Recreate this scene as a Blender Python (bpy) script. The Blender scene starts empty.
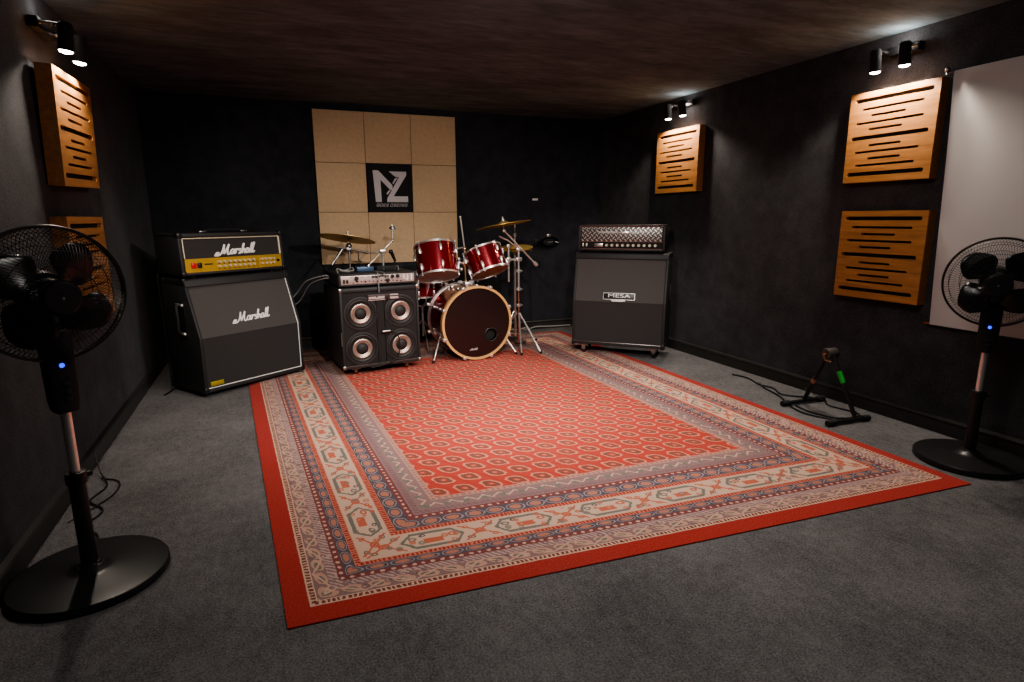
import bpy, bmesh, math, random
from mathutils import Vector, Matrix, Euler
random.seed(7)
PI = math.pi
COL = bpy.context.scene.collection
XL, XR, YB, YF, ZC = -0.86, 3.2986, 5.65, -0.9, 2.133     # room planes

# ------------------------------------------------------------------ node helper
def lin(c):
    c /= 255.0
    return c / 12.92 if c <= 0.04045 else ((c + 0.055) / 1.055) ** 2.4
def rgb(r, g, b): return (lin(r), lin(g), lin(b), 1.0)

class S:
    """scalar socket wrapper, builds Math nodes"""
    def __init__(s, nt, v): s.nt, s.v = nt, v
    def _m(s, op, *args, clamp=False):
        n = s.nt.nodes.new('ShaderNodeMath'); n.operation = op; n.use_clamp = clamp
        for i, a in enumerate((s,) + args):
            if isinstance(a, S): s.nt.links.new(a.v, n.inputs[i])
            else: n.inputs[i].default_value = a
        return S(s.nt, n.outputs[0])
    def __add__(s, o): return s._m('ADD', o)
    __radd__ = __add__
    def __sub__(s, o): return s._m('SUBTRACT', o)
    def __rsub__(s, o): return (s * -1.0) + o
    def __mul__(s, o): return s._m('MULTIPLY', o)
    __rmul__ = __mul__
    def __truediv__(s, o): return s._m('DIVIDE', o)
    def __lt__(s, o): return s._m('LESS_THAN', o)
    def __gt__(s, o): return s._m('GREATER_THAN', o)
    def abs(s): return s._m('ABSOLUTE')
    def fract(s): return s._m('FRACT')
    def floor(s): return s._m('FLOOR')
    def sin(s): return s._m('SINE')
    def sqrt(s): return s._m('SQRT')
    def mod(s, o): return s._m('FLOORED_MODULO', o)
    def min(s, o): return s._m('MINIMUM', o)
    def max(s, o): return s._m('MAXIMUM', o)
    def sat(s): return s._m('ADD', 0.0, clamp=True)

class Mat:
    def __init__(s, name):
        s.m = bpy.data.materials.new(name); s.m.use_nodes = True
        s.nt = s.m.node_tree; s.p = s.nt.nodes['Principled BSDF']
    def node(s, t, **kw):
        n = s.nt.nodes.new(t)
        for k, v in kw.items():
            if k in n.inputs: n.inputs[k].default_value = v
            else: setattr(n, k, v)
        return n
    def link(s, a, b): s.nt.links.new(a.v if isinstance(a, S) else a, b)
    def mix(s, a, b, f):
        n = s.nt.nodes.new('ShaderNodeMix'); n.data_type = 'RGBA'
        for sock, v in ((n.inputs[0], f), (n.inputs[6], a), (n.inputs[7], b)):
            if isinstance(v, S): s.link(v, sock)
            elif isinstance(v, bpy.types.NodeSocket): s.nt.links.new(v, sock)
            else: sock.default_value = v
        return n.outputs[2]
    def noise(s, scale, detail=3.0, rough=0.55, vec=None, stretch=None):
        if vec is None: vec = s.node('ShaderNodeTexCoord').outputs['Object']
        if stretch:
            mp = s.node('ShaderNodeMapping'); mp.inputs['Scale'].default_value = stretch
            s.nt.links.new(vec, mp.inputs[0]); vec = mp.outputs[0]
        n = s.node('ShaderNodeTexNoise', Scale=scale, Detail=detail, Roughness=rough)
        s.nt.links.new(vec, n.inputs['Vector'])
        return S(s.nt, n.outputs['Fac'])
    def bump(s, h, strength=0.3, dist=0.002):
        b = s.node('ShaderNodeBump', Strength=strength, Distance=dist)
        s.link(h, b.inputs['Height']); s.nt.links.new(b.outputs[0], s.p.inputs['Normal'])

def simple(name, col, rough=0.5, metal=0.0, var=0.12, scale=60, bump=0.0, bdist=0.001, coat=0.0, spec=None):
    """solid colour broken up by a fine procedural noise"""
    M = Mat(name); p = M.p
    n = M.noise(scale)
    dark = tuple(c * (1 - var) for c in col[:3]) + (1,); light = tuple(min(1, c * (1 + var)) for c in col[:3]) + (1,)
    M.link(M.mix(dark, light, n), p.inputs['Base Color'])
    p.inputs['Roughness'].default_value = rough; p.inputs['Metallic'].default_value = metal
    p.inputs['Coat Weight'].default_value = coat
    if spec is not None: p.inputs['Specular IOR Level'].default_value = spec
    if bump: M.bump(n, bump, bdist)
    return M.m

def emit(name, col, strength):
    M = Mat(name); M.p.inputs['Base Color'].default_value = col
    n = M.noise(20)
    M.link(M.mix(col, tuple(c * .97 for c in col[:3]) + (1,), n), M.p.inputs['Emission Color'])
    M.p.inputs['Emission Strength'].default_value = strength
    return M.m

# ------------------------------------------------------------------ materials
def mat_wall(name, base, sc=1.0):
    M = Mat(name); p = M.p
    fine = M.noise(120, 3, .75); mid = M.noise(9, 4, .6); big = M.noise(1.3, 3, .6)
    c = M.mix(tuple(b * .35 for b in base) + (1,), tuple(b * 1.9 for b in base) + (1,), ((fine - .5) * 1.3 + (mid - .5) * .7 + (big - .5) * .7 + .42).sat())
    M.link(c, p.inputs['Base Color']); p.inputs['Roughness'].default_value = .95
    p.inputs['Specular IOR Level'].default_value = .12
    p.inputs['Sheen Weight'].default_value = .08
    M.bump(fine * .7 + mid * .6, .55, .004)
    return M.m
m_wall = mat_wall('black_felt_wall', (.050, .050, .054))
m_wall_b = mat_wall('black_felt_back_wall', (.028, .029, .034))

def mat_ceiling():
    M = Mat('dark_felt_ceiling'); p = M.p
    st = M.noise(2.6, 5, .62, stretch=(1.0, 2.6, 1)); fine = M.noise(240, 2, .7); mid = M.noise(14, 4, .6, stretch=(.6, 2, 1))
    f = ((st - .35) * 1.4 + (mid - .5) * .6 + (fine - .5) * .5).sat()
    M.link(M.mix((.105, .137, .152, 1), (.29, .375, .415, 1), f), p.inputs['Base Color'])
    p.inputs['Roughness'].default_value = .95; p.inputs['Specular IOR Level'].default_value = .1
    M.bump(fine * .5 + mid, .5, .006)
    return M.m
m_ceil = mat_ceiling()

def mat_carpet():
    M = Mat('grey_carpet'); p = M.p
    fine = M.noise(150, 4, .8); mid = M.noise(34, 5, .7, stretch=(1, .6, 1)); big = M.noise(2.6, 4, .6)
    f = ((fine - .5) * 2.0 + (mid - .5) * .65 + (big - .5) * .6 + .45).sat()
    M.link(M.mix((.040, .039, .041, 1), (.285, .272, .275, 1), f), p.inputs['Base Color'])
    p.inputs['Roughness'].default_value = 1; p.inputs['Specular IOR Level'].default_value = .08
    M.bump(fine + mid * .5, .8, .004)
    return M.m
m_carpet = mat_carpet()

def mat_rug(W, L):
    M = Mat('patterned_rug'); p = M.p
    uv = M.node('ShaderNodeUVMap'); sep = M.node('ShaderNodeSeparateXYZ'); M.nt.links.new(uv.outputs[0], sep.inputs[0])
    U = S(M.nt, sep.outputs[0]); V = S(M.nt, sep.outputs[1])
    wob = M.node('ShaderNodeTexNoise', Scale=26.0, Detail=2.0); M.nt.links.new(uv.outputs[0], wob.inputs['Vector'])
    wsep = M.node('ShaderNodeSeparateColor'); M.nt.links.new(wob.outputs['Color'], wsep.inputs[0])
    wob2 = M.node('ShaderNodeTexNoise', Scale=95.0, Detail=2.0); M.nt.links.new(uv.outputs[0], wob2.inputs['Vector'])
    ws2 = M.node('ShaderNodeSeparateColor'); M.nt.links.new(wob2.outputs['Color'], ws2.inputs[0])
    w1 = (S(M.nt, wsep.outputs[0]) - .5) * .016 + (S(M.nt, ws2.outputs[0]) - .5) * .012
    w2 = (S(M.nt, wsep.outputs[1]) - .5) * .020 + (S(M.nt, ws2.outputs[1]) - .5) * .012
    vor = M.node('ShaderNodeTexVoronoi', Scale=24.0); M.nt.links.new(uv.outputs[0], vor.inputs['Vector'])
    vd = S(M.nt, vor.outputs['Distance']); vsep = M.node('ShaderNodeSeparateColor'); M.nt.links.new(vor.outputs['Color'], vsep.inputs[0])
    vc = S(M.nt, vsep.outputs[0])
    Ud, Vd = U + w1, V + w2
    du = U.min(W - U); dv = V.min(L - V)
    horiz = (dv < du)                                   # 1 where the near edge runs along u
    d = du.min(dv)
    s = U * horiz + V * (1.0 - horiz)                   # along the border
    dd = d + w1 * .30
    sd = s + w2
    nz = M.node('ShaderNodeTexNoise', Scale=150.0, Detail=3.0); M.nt.links.new(uv.outputs[0], nz.inputs['Vector'])
    grain = S(M.nt, nz.outputs['Fac'])
    RED = rgb(186, 62, 50); DRED = rgb(152, 44, 36); CREAM = rgb(202, 170, 150); TAN = rgb(186, 136, 118)
    LAV = rgb(138, 110, 110); NAVY = rgb(82, 76, 86); MAR = rgb(122, 60, 62); TEAL = rgb(112, 112, 104); ORG = rgb(188, 98, 74); OLIVE = rgb(112, 74, 60)
    def cell(x, per, off=0.0): return ((x / per + off).fract() - .5) * per     # centred repeat, metres
    # ---- field: staggered rows of small ornaments
    px, py = .122, .106
    row = (Vd / py).floor()
    x = cell(Ud + row.mod(2.0) * (px / 2), px); y = cell(Vd, py)
    xs = x + y * .35
    shp = (xs.abs() / .042).max(y.abs() / .040).max((xs.abs() + y.abs()) / .063)
    col = M.mix(RED, DRED, ((grain - .5) * 1.6 + .2).sat())
    col = M.mix(col, rgb(202, 134, 112), (shp < 1.0) * (shp > .78))
    col = M.mix(col, OLIVE, (shp < .70) * (shp > .36))
    col = M.mix(col, rgb(192, 118, 96), (shp < .20))
    col = M.mix(col, DRED, ((cell(Ud + Vd * .575, .061).abs() - .0045) < 0.0) * (shp > 1.15) * .55)
    # thin diagonal lattice between the ornaments
    # ---- bands from the field out to the edge
    def band(col, lo, hi, c): return M.mix(col, c, (dd > lo) * (dd < hi))
    def inb(lo, hi): return (dd > lo) * (dd < hi)
    def cross(lo, hi): return (dd - (lo + hi) / 2)           # metres from band centre
    # tan ticked line .622-.645
    col = band(col, .622, .648, TAN)
    col = M.mix(col, LAV, inb(.627, .643) * (cell(sd, .026).abs() < .006))
    # lavender band with cream zigzag .522-.622
    lo, hi = .522, .622
    col = band(col, lo, hi, LAV)
    c = cross(lo, hi)
    tri = (cell(sd, .070).abs() - .0175) * .9
    col = M.mix(col, rgb(196, 164, 144), inb(lo, hi) * ((c - .014 - tri).abs() < .0052))
    col = M.mix(col, rgb(120, 88, 96), inb(lo, hi) * ((c + .030).abs() < .012) * (cell(sd + c * .7, .022).abs() < .005))
    col = M.mix(col, TEAL, inb(lo, hi) * ((cell(sd, .084, .5).abs() / .013).max((c - .006).abs() / .013) < 1.0))
    # maroon dotted .492-.522
    def dots(col, lo, hi):
        c = cross(lo, hi)
        col = band(col, lo, hi, MAR)
        q = (cell(sd, .034) / .0075); r = c / .0065
        return M.mix(col, CREAM, (q * q + r * r < 1.0) * inb(lo, hi))
    col = dots(col, .492, .522)
    # navy chain
    def chain(col, lo, hi, per):
        c = cross(lo, hi); h = (hi - lo) / 2
        col = band(col, lo, hi, NAVY)
        q = cell(sd, per) / (per * .46); r = c / (h * .86)
        e = q * q + r * r
        col = M.mix(col, rgb(150, 142, 150), inb(lo, hi) * (e < 1.0) * (e > .74))
        col = M.mix(col, rgb(178, 118, 100), inb(lo, hi) * (e < .40))
        return col
    col = chain(col, .427, .492, .088)
    # ticked red line
    def ticks(col, lo, hi, a, b):
        col = band(col, lo, hi, a)
        return M.mix(col, b, inb(lo + .003, hi - .003) * (cell(sd, .016).abs() < .0042))
    col = ticks(col, .399, .427, rgb(198, 118, 96), DRED)
    # cream main border with cartouches .264-.399
    lo, hi = .264, .399
    col = band(col, lo, hi, CREAM)
    c = cross(lo, hi)
    per = .36
    q = cell(sd, per)
    hexd = (q.abs() + c.abs() * .85 - .115).max(c.abs() - .046)          # <0 inside the hexagon
    col = M.mix(col, TEAL, inb(lo, hi) * (hexd.abs() < .0078))
    col = M.mix(col, ORG, inb(lo, hi) * ((q.abs() - .036).max((c + .010).abs() - .016) < 0.0))
    col = M.mix(col, rgb(206, 150, 122), inb(lo, hi) * ((q.abs() - .030).max((c + .010).abs() - .011) < 0.0) * (vd < .24) * .7)
    for off, cc, rr, k in ((.075, .012, .017, ORG), (-.075, .014, .016, TEAL), (.07, -.030, .011, ORG), (-.035, .030, .012, NAVY)):
        a = (q - off) / rr; b = (c - cc) / (rr * .8)
        e = a * a + b * b
        col = M.mix(col, k, inb(lo, hi) * (e < 1.0) * (e > .22))
    q2 = cell(sd, per, .5)
    for off, cc, rr, k in ((0, .0, .022, ORG), (.045, .036, .015, TEAL), (-.045, -.036, .015, TEAL), (-.045, .038, .013, ORG), (.045, -.038, .013, ORG)):
        a = (q2 - off) / rr; b = (c - cc) / (rr * .8)
        e = a * a + b * b
        col = M.mix(col, k, inb(lo, hi) * (e < 1.0) * (e > .25))
    col = M.mix(col, ORG, inb(lo, hi) * ((c.abs() - q2.abs() * .75).abs() < .005) * (q2.abs() < .07))
    blob = inb(lo + .012, hi - .012) * (vd < .34) * (vd > .12)
    col = M.mix(col, ORG, blob * (vc < .30) * .75)
    col = M.mix(col, TEAL, blob * (vc > .74) * .75)
    col = ticks(col, .241, .264, rgb(198, 118, 96), DRED)
    col = chain(col, .202, .241, .088)
    col = dots(col, .177, .202)
    # outer lavender band with leaf vine .097-.177
    lo, hi = .097, .177
    col = band(col, lo, hi, LAV)
    c = cross(lo, hi)
    col = M.mix(col, rgb(186, 158, 150), inb(.146, .177) * (cell(sd + c * .8, .020).abs() < .0045))
    q = cell(sd + c * .55, .082)
    a = q / .034; b = (c + .013) / .021; e = a * a + b * b
    col = M.mix(col, rgb(192, 150, 132), inb(lo, .150) * (e < 1.0))
    a2 = (q + .006) / .020; b2 = (c + .013) / .011; e2 = a2 * a2 + b2 * b2
    col = M.mix(col, TEAL, inb(lo, .150) * (e2 < 1.0) * (e2 > .12))
    col = M.mix(col, rgb(198, 160, 142), inb(lo, hi) * ((c + .014 - (cell(sd, .164).abs() - .041) * .5).abs() < .0042))
    blob = inb(lo, hi) * (vd < .36) * (vd > .20)
    col = M.mix(col, CREAM, blob * (vc < .35) * .6)
    col = M.mix(col, rgb(104, 84, 92), blob * (vc > .70) * .6)
    # serrated line .072-.097
    col = band(col, .072, .097, rgb(206, 172, 152))
    col = M.mix(col, rgb(120, 62, 48), inb(.078, .093) * (cell(sd, .017).abs() < .0052))
    # red outer border
    col = M.mix(col, M.mix(rgb(176, 48, 41), rgb(152, 38, 33), grain), (dd < .072))
    # wear
    wn = M.node('ShaderNodeTexNoise', Scale=1.7, Detail=4.0); M.nt.links.new(uv.outputs[0], wn.inputs['Vector'])
    wear = S(M.nt, wn.outputs['Fac'])
    col = M.mix(col, rgb(176, 112, 96), ((wear - .52) * 1.1 + (grain - .5) * .5).sat() * .45)
    col = M.mix(col, M.mix((.02, .012, .012, 1), (.75, .55, .48, 1), (grain - .5) * 2.0 + .5), .09)
    M.nt.links.new(col, p.inputs['Base Color'])
    p.inputs['Roughness'].default_value = .95; p.inputs['Specular IOR Level'].default_value = .1
    p.inputs['Sheen Weight'].default_value = .05
    M.bump(grain, .5, .003)
    return M.m

def mat_wood(name, axis, dark=(.25, .105, .034), light=(.56, .262, .088)):
    M = Mat(name); p = M.p
    st = {'y': (9, .8, 9), 'x': (.8, 9, 9), 'z': (9, 9, .8)}[axis]
    g = M.noise(5, 6, .65, stretch=st); f = M.noise(42, 3, .6, stretch=st)
    M.link(M.mix(dark + (1,), light + (1,), ((g - .3) * 1.5 + (f - .5) * .45).sat()), p.inputs['Base Color'])
    p.inputs['Roughness'].default_value = .42; p.inputs['Coat Weight'].default_value = .15
    M.bump(f, .08, .001)
    return M.m
m_wood = mat_wood('honey_wood', 'y')

m_tolex = simple('black_tolex', (.024, .024, .025), .55, var=.5, scale=500, bump=.5, bdist=.0012, spec=.4)
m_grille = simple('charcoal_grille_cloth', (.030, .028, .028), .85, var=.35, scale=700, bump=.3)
m_grille_lit = simple('lit_grille_cloth', (.070, .064, .062), .85, var=.3, scale=700, bump=.3)  # paler copy of the cloth: overhead light painted into the slanted halves
m_black = simple('black_plastic', (.011, .011, .012), .42)
m_matte = simple('matte_black', (.008, .008, .008), .8)
m_rubber = simple('black_rubber', (.012, .012, .012), .7)
m_fanblk = simple('satin_black_fan', (.014, .014, .015), .38, var=.2)
m_blade = simple('fan_blade_black', (.010, .010, .011), .25, spec=.6)
m_chrome = simple('chrome', (.80, .77, .74), .30, .85, var=.05)
m_steel = simple('brushed_steel', (.42, .40, .39), .34, 1.0, var=.15)
m_gold = simple('gold_panel', (.62, .40, .06), .36, .55, var=.12, scale=90)
m_brass = simple('brass_cymbal', (.80, .55, .18), .38, .60, var=.25, scale=26)
m_white = simple('white_piping', (.78, .77, .75), .5, var=.05)
m_logo = simple('white_logo', (.85, .84, .82), .4, var=.03)
m_cream = simple('tan_acoustic_foam', (.60, .43, .265), .9, var=.16, scale=34, bump=.25)
m_banner = simple('black_banner_cloth', (.012, .012, .014), .85, var=.3, scale=300)
m_print = simple('pale_banner_print', (.60, .55, .56), .7, var=.06)
m_redlac = simple('metallic_red_lacquer', (.19, .006, .012), .24, .5, var=.15, scale=200, coat=1.0)
m_maple = simple('maple_hoop', (.62, .36, .15), .35, var=.15, scale=40, coat=.4)
m_khead = simple('dark_bass_drum_head', (.016, .006, .006), .28, var=.2, spec=.6)
m_thead = simple('tan_drum_head', (.42, .19, .09), .45, var=.3, scale=18)
m_chead = simple('clear_drum_head', (.50, .44, .38), .35, var=.2, scale=14)
m_sheet = None
m_switch = simple('red_switch', (.6, .02, .015), .35)
m_knob = simple('pale_knob', (.72, .66, .52), .35, .3)
m_silver = simple('pinkish_silver_faceplate', (.46, .36, .33), .38, .35, var=.18, scale=40)
m_cone = simple('copper_speaker_ring', (.36, .27, .23), .38, .55, var=.35, scale=30)
m_surround = simple('speaker_surround', (.018, .016, .016), .6)
m_badge = simple('dull_gold_badge', (.40, .31, .03), .5, .3, var=.3, scale=120)
m_greent = simple('green_tape', (.03, .42, .05), .5)
m_cable = simple('black_cable', (.012, .012, .012), .5)
m_gcable = simple('grey_cable', (.32, .31, .30), .45)
m_blue = simple('blue_metal_box', (.05, .09, .16), .4, .3)
m_led = emit('blue_led', (.0, .035, 1, 1), 2.2)
m_lamp = emit('lamp_face', (1, .93, .84, 1), 22)
m_base = simple('baseboard_black', (.034, .032, .030), .38, var=.3, scale=30)

def mat_sheet():
    M = Mat('grey_white_vinyl'); p = M.p
    n = M.noise(2.2, 3); f = M.noise(160, 2)
    M.link(M.mix((.42, .405, .40, 1), (.52, .50, .49, 1), n), p.inputs['Base Color'])
    p.inputs['Roughness'].default_value = .55; M.bump(f, .05, .001)
    return M.m
m_sheet = mat_sheet()
def mat_diamond():
    M = Mat('diamond_plate'); p = M.p
    tc = M.node('ShaderNodeTexCoord'); sep = M.node('ShaderNodeSeparateXYZ'); M.nt.links.new(tc.outputs['Object'], sep.inputs[0])
    X = S(M.nt, sep.outputs[0]); Z = S(M.nt, sep.outputs[2])
    per = .040
    a = ((X + Z) / per).fract() - .5; b = ((X - Z) / per).fract() - .5
    chk = (((X + Z) / per).floor() + ((X - Z) / per).floor()).mod(2.0)
    m1 = (a.abs() < .16) * (b.abs() < .46); m2 = (b.abs() < .16) * (a.abs() < .46)
    msk = m1 * chk + m2 * (1.0 - chk)
    M.link(M.mix((.10, .095, .09, 1), (.62, .58, .55, 1), msk), p.inputs['Base Color'])
    p.inputs['Metallic'].default_value = .55; p.inputs['Roughness'].default_value = .42
    M.bump(msk, .6, .003)
    return M.m
m_diamond = mat_diamond()

# ------------------------------------------------------------------ mesh helpers
ID = Matrix.Identity(4)
def T(x, y, z): return Matrix.Translation((x, y, z))
def R(a, ax): return Matrix.Rotation(a, 4, ax)
def frame(origin, zdir, up=Vector((0, 0, 1))):
    """matrix whose local z points along zdir"""
    z = Vector(zdir).normalized()
    u = up if abs(z.dot(up)) < .98 else Vector((0, 1, 0))
    x = u.cross(z).normalized(); y = z.cross(x)
    m = Matrix((x, y, z)).transposed().to_4x4(); m.translation = Vector(origin)
    return m

def box(bm, c, s, bev=0.0, seg=2, M=ID):
    t = bmesh.new()
    bmesh.ops.create_cube(t, size=1.0)
    for v in t.verts: v.co = Vector((v.co.x * s[0] + c[0], v.co.y * s[1] + c[1], v.co.z * s[2] + c[2]))
    if bev: bmesh.ops.bevel(t, geom=list(t.edges), offset=bev, segments=seg, affect='EDGES', profile=.5)
    merge(bm, t, M)
def merge(bm, t, M=ID):
    mp = {}
    for v in t.verts: mp[v] = bm.verts.new(M @ v.co)
    for f in t.faces:
        try: bm.faces.new([mp[v] for v in f.verts])
        except ValueError: pass
    t.free()
def prism(bm, poly, depth, M=ID, bev=0.0, seg=2):
    """polygon in local XY extruded along local +Z"""
    t = bmesh.new()
    a = [t.verts.new((x, y, 0)) for x, y in poly]; b = [t.verts.new((x, y, depth)) for x, y in poly]
    n = len(poly)
    t.faces.new(a[::-1]); t.faces.new(b)
    for i in range(n): t.faces.new((a[i], a[(i + 1) % n], b[(i + 1) % n], b[i]))
    bmesh.ops.recalc_face_normals(t, faces=t.faces)
    if bev: bmesh.ops.bevel(t, geom=list(t.edges), offset=bev, segments=seg, affect='EDGES', profile=.5)
    merge(bm, t, M)
def smooth_path(pts, sub=6):
    P = [Vector(p) for p in pts]; out = []
    for i in range(len(P) - 1):
        p0, p1, p2, p3 = P[max(i - 1, 0)], P[i], P[i + 1], P[min(i + 2, len(P) - 1)]
        for k in range(sub):
            t = k / sub
            out.append(.5 * ((2 * p1) + (p2 - p0) * t + (2 * p0 - 5 * p1 + 4 * p2 - p3) * t * t + (3 * p1 - p0 - 3 * p2 + p3) * t ** 3))
    return out + [P[-1]]
def tube(bm, pts, r, n=10, M=ID, caps=True, closed=False):
    P = [Vector(p) for p in pts]; m = len(P)
    rs = r if isinstance(r, (list, tuple)) else [r] * m
    rings = []; nrm = None
    for i in range(m):
        if closed: t = (P[(i + 1) % m] - P[i - 1]).normalized()
        else: t = (P[min(i + 1, m - 1)] - P[max(i - 1, 0)]).normalized()
        if nrm is None: nrm = t.orthogonal().normalized()
        else:
            nrm = nrm - t * nrm.dot(t)
            nrm = nrm.normalized() if nrm.length > 1e-6 else t.orthogonal().normalized()
        b = t.cross(nrm)
        rings.append([bm.verts.new(M @ (P[i] + (nrm * math.cos(2 * PI * k / n) + b * math.sin(2 * PI * k / n)) * rs[i])) for k in range(n)])
    for i in range(m if closed else m - 1):
        A, B = rings[i], rings[(i + 1) % m]
        for k in range(n): bm.faces.new((A[k], A[(k + 1) % n], B[(k + 1) % n], B[k]))
    if caps and not closed: bm.faces.new(rings[0][::-1]); bm.faces.new(rings[-1])
def lathe(bm, prof, n=32, M=ID, close=False):
    """profile of (r, z) revolved round local z; r=0 ends become poles"""
    rings = []
    for r, z in prof:
        if r < 1e-6: rings.append([bm.verts.new(M @ Vector((0, 0, z)))])
        else: rings.append([bm.verts.new(M @ Vector((r * math.cos(2 * PI * k / n), r * math.sin(2 * PI * k / n), z))) for k in range(n)])
    m = len(rings)
    for i in range(m if close else m - 1):
        A, B = rings[i], rings[(i + 1) % m]
        for k in range(n):
            k2 = (k + 1) % n
            if len(A) == 1 and len(B) == 1: break
            if len(A) == 1: f = (A[0], B[k2], B[k])
            elif len(B) == 1: f = (A[k], A[k2], B[0])
            else: f = (A[k], A[k2], B[k2], B[k])
            bm.faces.new(f)
def cyl(bm, p0, p1, r, n=14, r2=None, M=ID):
    tube(bm, [p0, p1], [r, r if r2 is None else r2], n, M)
def ring(bm, Rr, r, M=ID, n=48, k=8):
    tube(bm, [(Rr * math.cos(2 * PI * i / n), Rr * math.sin(2 * PI * i / n), 0) for i in range(n)], r, k, M, closed=True)
def ball(bm, c, r, M=ID, n=12, sz=1.0):
    lathe(bm, [(r * math.sin(PI * i / 8), -r * sz * math.cos(PI * i / 8)) for i in range(9)], n, M @ T(*c))

def obj(name, bm, mat, parent=None, ang=35):
    bmesh.ops.recalc_face_normals(bm, faces=bm.faces)
    me = bpy.data.meshes.new(name); bm.to_mesh(me); bm.free()
    me.materials.append(mat)
    me.shade_smooth(); me.set_sharp_from_angle(angle=math.radians(ang))
    o = bpy.data.objects.new(name, me); COL.objects.link(o)
    if parent: o.parent = parent
    return o
def thing(name, label, cat, loc=(0, 0, 0), rz=0.0, group=None):
    o = bpy.data.objects.new(name, None); COL.objects.link(o)
    o.empty_display_size = .05; o.location = loc; o.rotation_euler = (0, 0, rz)
    return tag(o, label, cat, group)
def tag(o, label, cat, group=None):
    o['label'] = label; o['category'] = cat
    if group: o['group'] = group
    return o
def struct(o): o['kind'] = 'structure'; return o
def one(name, mat, parent, fn, *a, **k):
    bm = bmesh.new(); fn(bm, *a, **k); return obj(name, bm, mat, parent)
def copy_tree(o, parent=None):
    c = o.copy(); COL.objects.link(c)
    if parent: c.parent = parent
    for ch in list(o.children): copy_tree(ch, c)
    return c
def text_mesh(body, size, depth, M, bm, shear=0.0):
    cu = bpy.data.curves.new('lettering', 'FONT'); cu.body = body; cu.size = size; cu.extrude = depth; cu.shear = shear
    cu.align_x = 'CENTER'; cu.align_y = 'CENTER'
    o = bpy.data.objects.new('lettering', cu); COL.objects.link(o)
    dg = bpy.context.evaluated_depsgraph_get(); dg.update()
    me = bpy.data.meshes.new_from_object(o.evaluated_get(dg))
    t = bmesh.new(); t.from_mesh(me); merge(bm, t, M)
    bpy.data.objects.remove(o); bpy.data.curves.remove(cu); bpy.data.meshes.remove(me)

# ------------------------------------------------------------------ room
def room():
    struct(one('floor', m_carpet, None, box, ((XL + XR) / 2, (YB + YF) / 2, -.05), (XR - XL + .2, YB - YF + .2, .10)))
    struct(one('ceiling', m_ceil, None, box, ((XL + XR) / 2, (YB + YF) / 2, ZC + .05), (XR - XL + .2, YB - YF + .2, .10)))
    struct(one('wall_left', m_wall, None, box, (XL - .05, (YB + YF) / 2, ZC / 2), (.1, YB - YF, ZC)))
    struct(one('wall_right', m_wall, None, box, (XR + .05, (YB + YF) / 2, ZC / 2), (.1, YB - YF, ZC)))
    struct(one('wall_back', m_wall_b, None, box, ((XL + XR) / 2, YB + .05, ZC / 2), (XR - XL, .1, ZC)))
    struct(one('wall_front', m_wall, None, box, ((XL + XR) / 2, YF - .05, ZC / 2), (XR - XL, .1, ZC)))
    # baseboards: a flat board with a rounded ledge on top
    prof = [(0, 0), (.016, 0), (.016, .066), (.024, .072), (.026, .080), (.022, .088), (0, .090)]
    def bb(bm, M, ln): prism(bm, prof, ln, M)
    mr = Matrix(((-1, 0, 0, XR), (0, 0, 1, YF), (0, 1, 0, 0), (0, 0, 0, 1)))
    ml = Matrix(((1, 0, 0, XL), (0, 0, 1, YF), (0, 1, 0, 0), (0, 0, 0, 1)))
    mb = Matrix(((0, 0, 1, XL), (-1, 0, 0, YB), (0, 1, 0, 0), (0, 0, 0, 1)))
    struct(one('baseboard_right', m_base, None, bb, mr, YB - YF))
    struct(one('baseboard_left', m_base, None, bb, ml, YB - YF))
    struct(one('baseboard_back', m_base, None, bb, mb, XR - XL))
room()

# ------------------------------------------------------------------ rug
RT = .010      # rug top
def make_rug():
    W, L = 2.88, 3.78
    c00, c10 = Vector((-.035, 1.627)), Vector((2.766, 1.482))
    c01, c11 = Vector((-.262, 5.43)), Vector((2.735, 5.40))
    bm = bmesh.new(); uvl = bm.loops.layers.uv.new('UVMap')
    nu, nv = 40, 54
    vs = {}
    for j in range(nv + 1):
        for i in range(nu + 1):
            a, b = i / nu, j / nv
            q = (c00 * (1 - a) + c10 * a) * (1 - b) + (c01 * (1 - a) + c11 * a) * b
            e = min(min(a, 1 - a) * nu, min(b, 1 - b) * nv)
            z = RT if e > .5 else .005
            z += .0006 * math.sin(q.x * 5 + q.y * 3) * (1 if e > .5 else 0)
            vs[i, j] = (bm.verts.new((q.x, q.y, z)), (a * W, b * L))
    for j in range(nv):
        for i in range(nu):
            ks = [(i, j), (i + 1, j), (i + 1, j + 1), (i, j + 1)]
            f = bm.faces.new([vs[k][0] for k in ks])
            for l, k in zip(f.loops, ks): l[uvl].uv = vs[k][1]
    # skirt down to the floor
    loop = [(i, 0) for i in range(nu)] + [(nu, j) for j in range(nv)] + [(i, nv) for i in range(nu, 0, -1)] + [(0, j) for j in range(nv, 0, -1)]
    low = [bm.verts.new((vs[k][0].co.x, vs[k][0].co.y, .0005)) for k in loop]
    for n in range(len(loop)):
        k, k2 = loop[n], loop[(n + 1) % len(loop)]
        f = bm.faces.new((vs[k][0], low[n], low[(n + 1) % len(loop)], vs[k2][0]))
        for l, kk in zip(f.loops, (k, k, k2, k2)): l[uvl].uv = vs[kk][1]
    rug = obj('area_rug', bm, mat_rug(W, L), None, ang=60)
    tag(rug, 'large red patterned area rug with wide cream and lavender borders', 'rug')
    # fringe at the far end
    bm = bmesh.new()
    for i in range(150):
        a = (i + .5) / 150
        q = c01 * (1 - a) + c11 * a
        tube(bm, [(q.x, q.y - .004, .004), (q.x + random.uniform(-.006, .006), q.y + .03, .003), (q.x + random.uniform(-.01, .01), q.y + .065, .002)], .0022, 5)
    f = obj('fringe', bm, simple('rug_fringe', (.45, .33, .27), .9), rug); f['kind'] = 'stuff'
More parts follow.
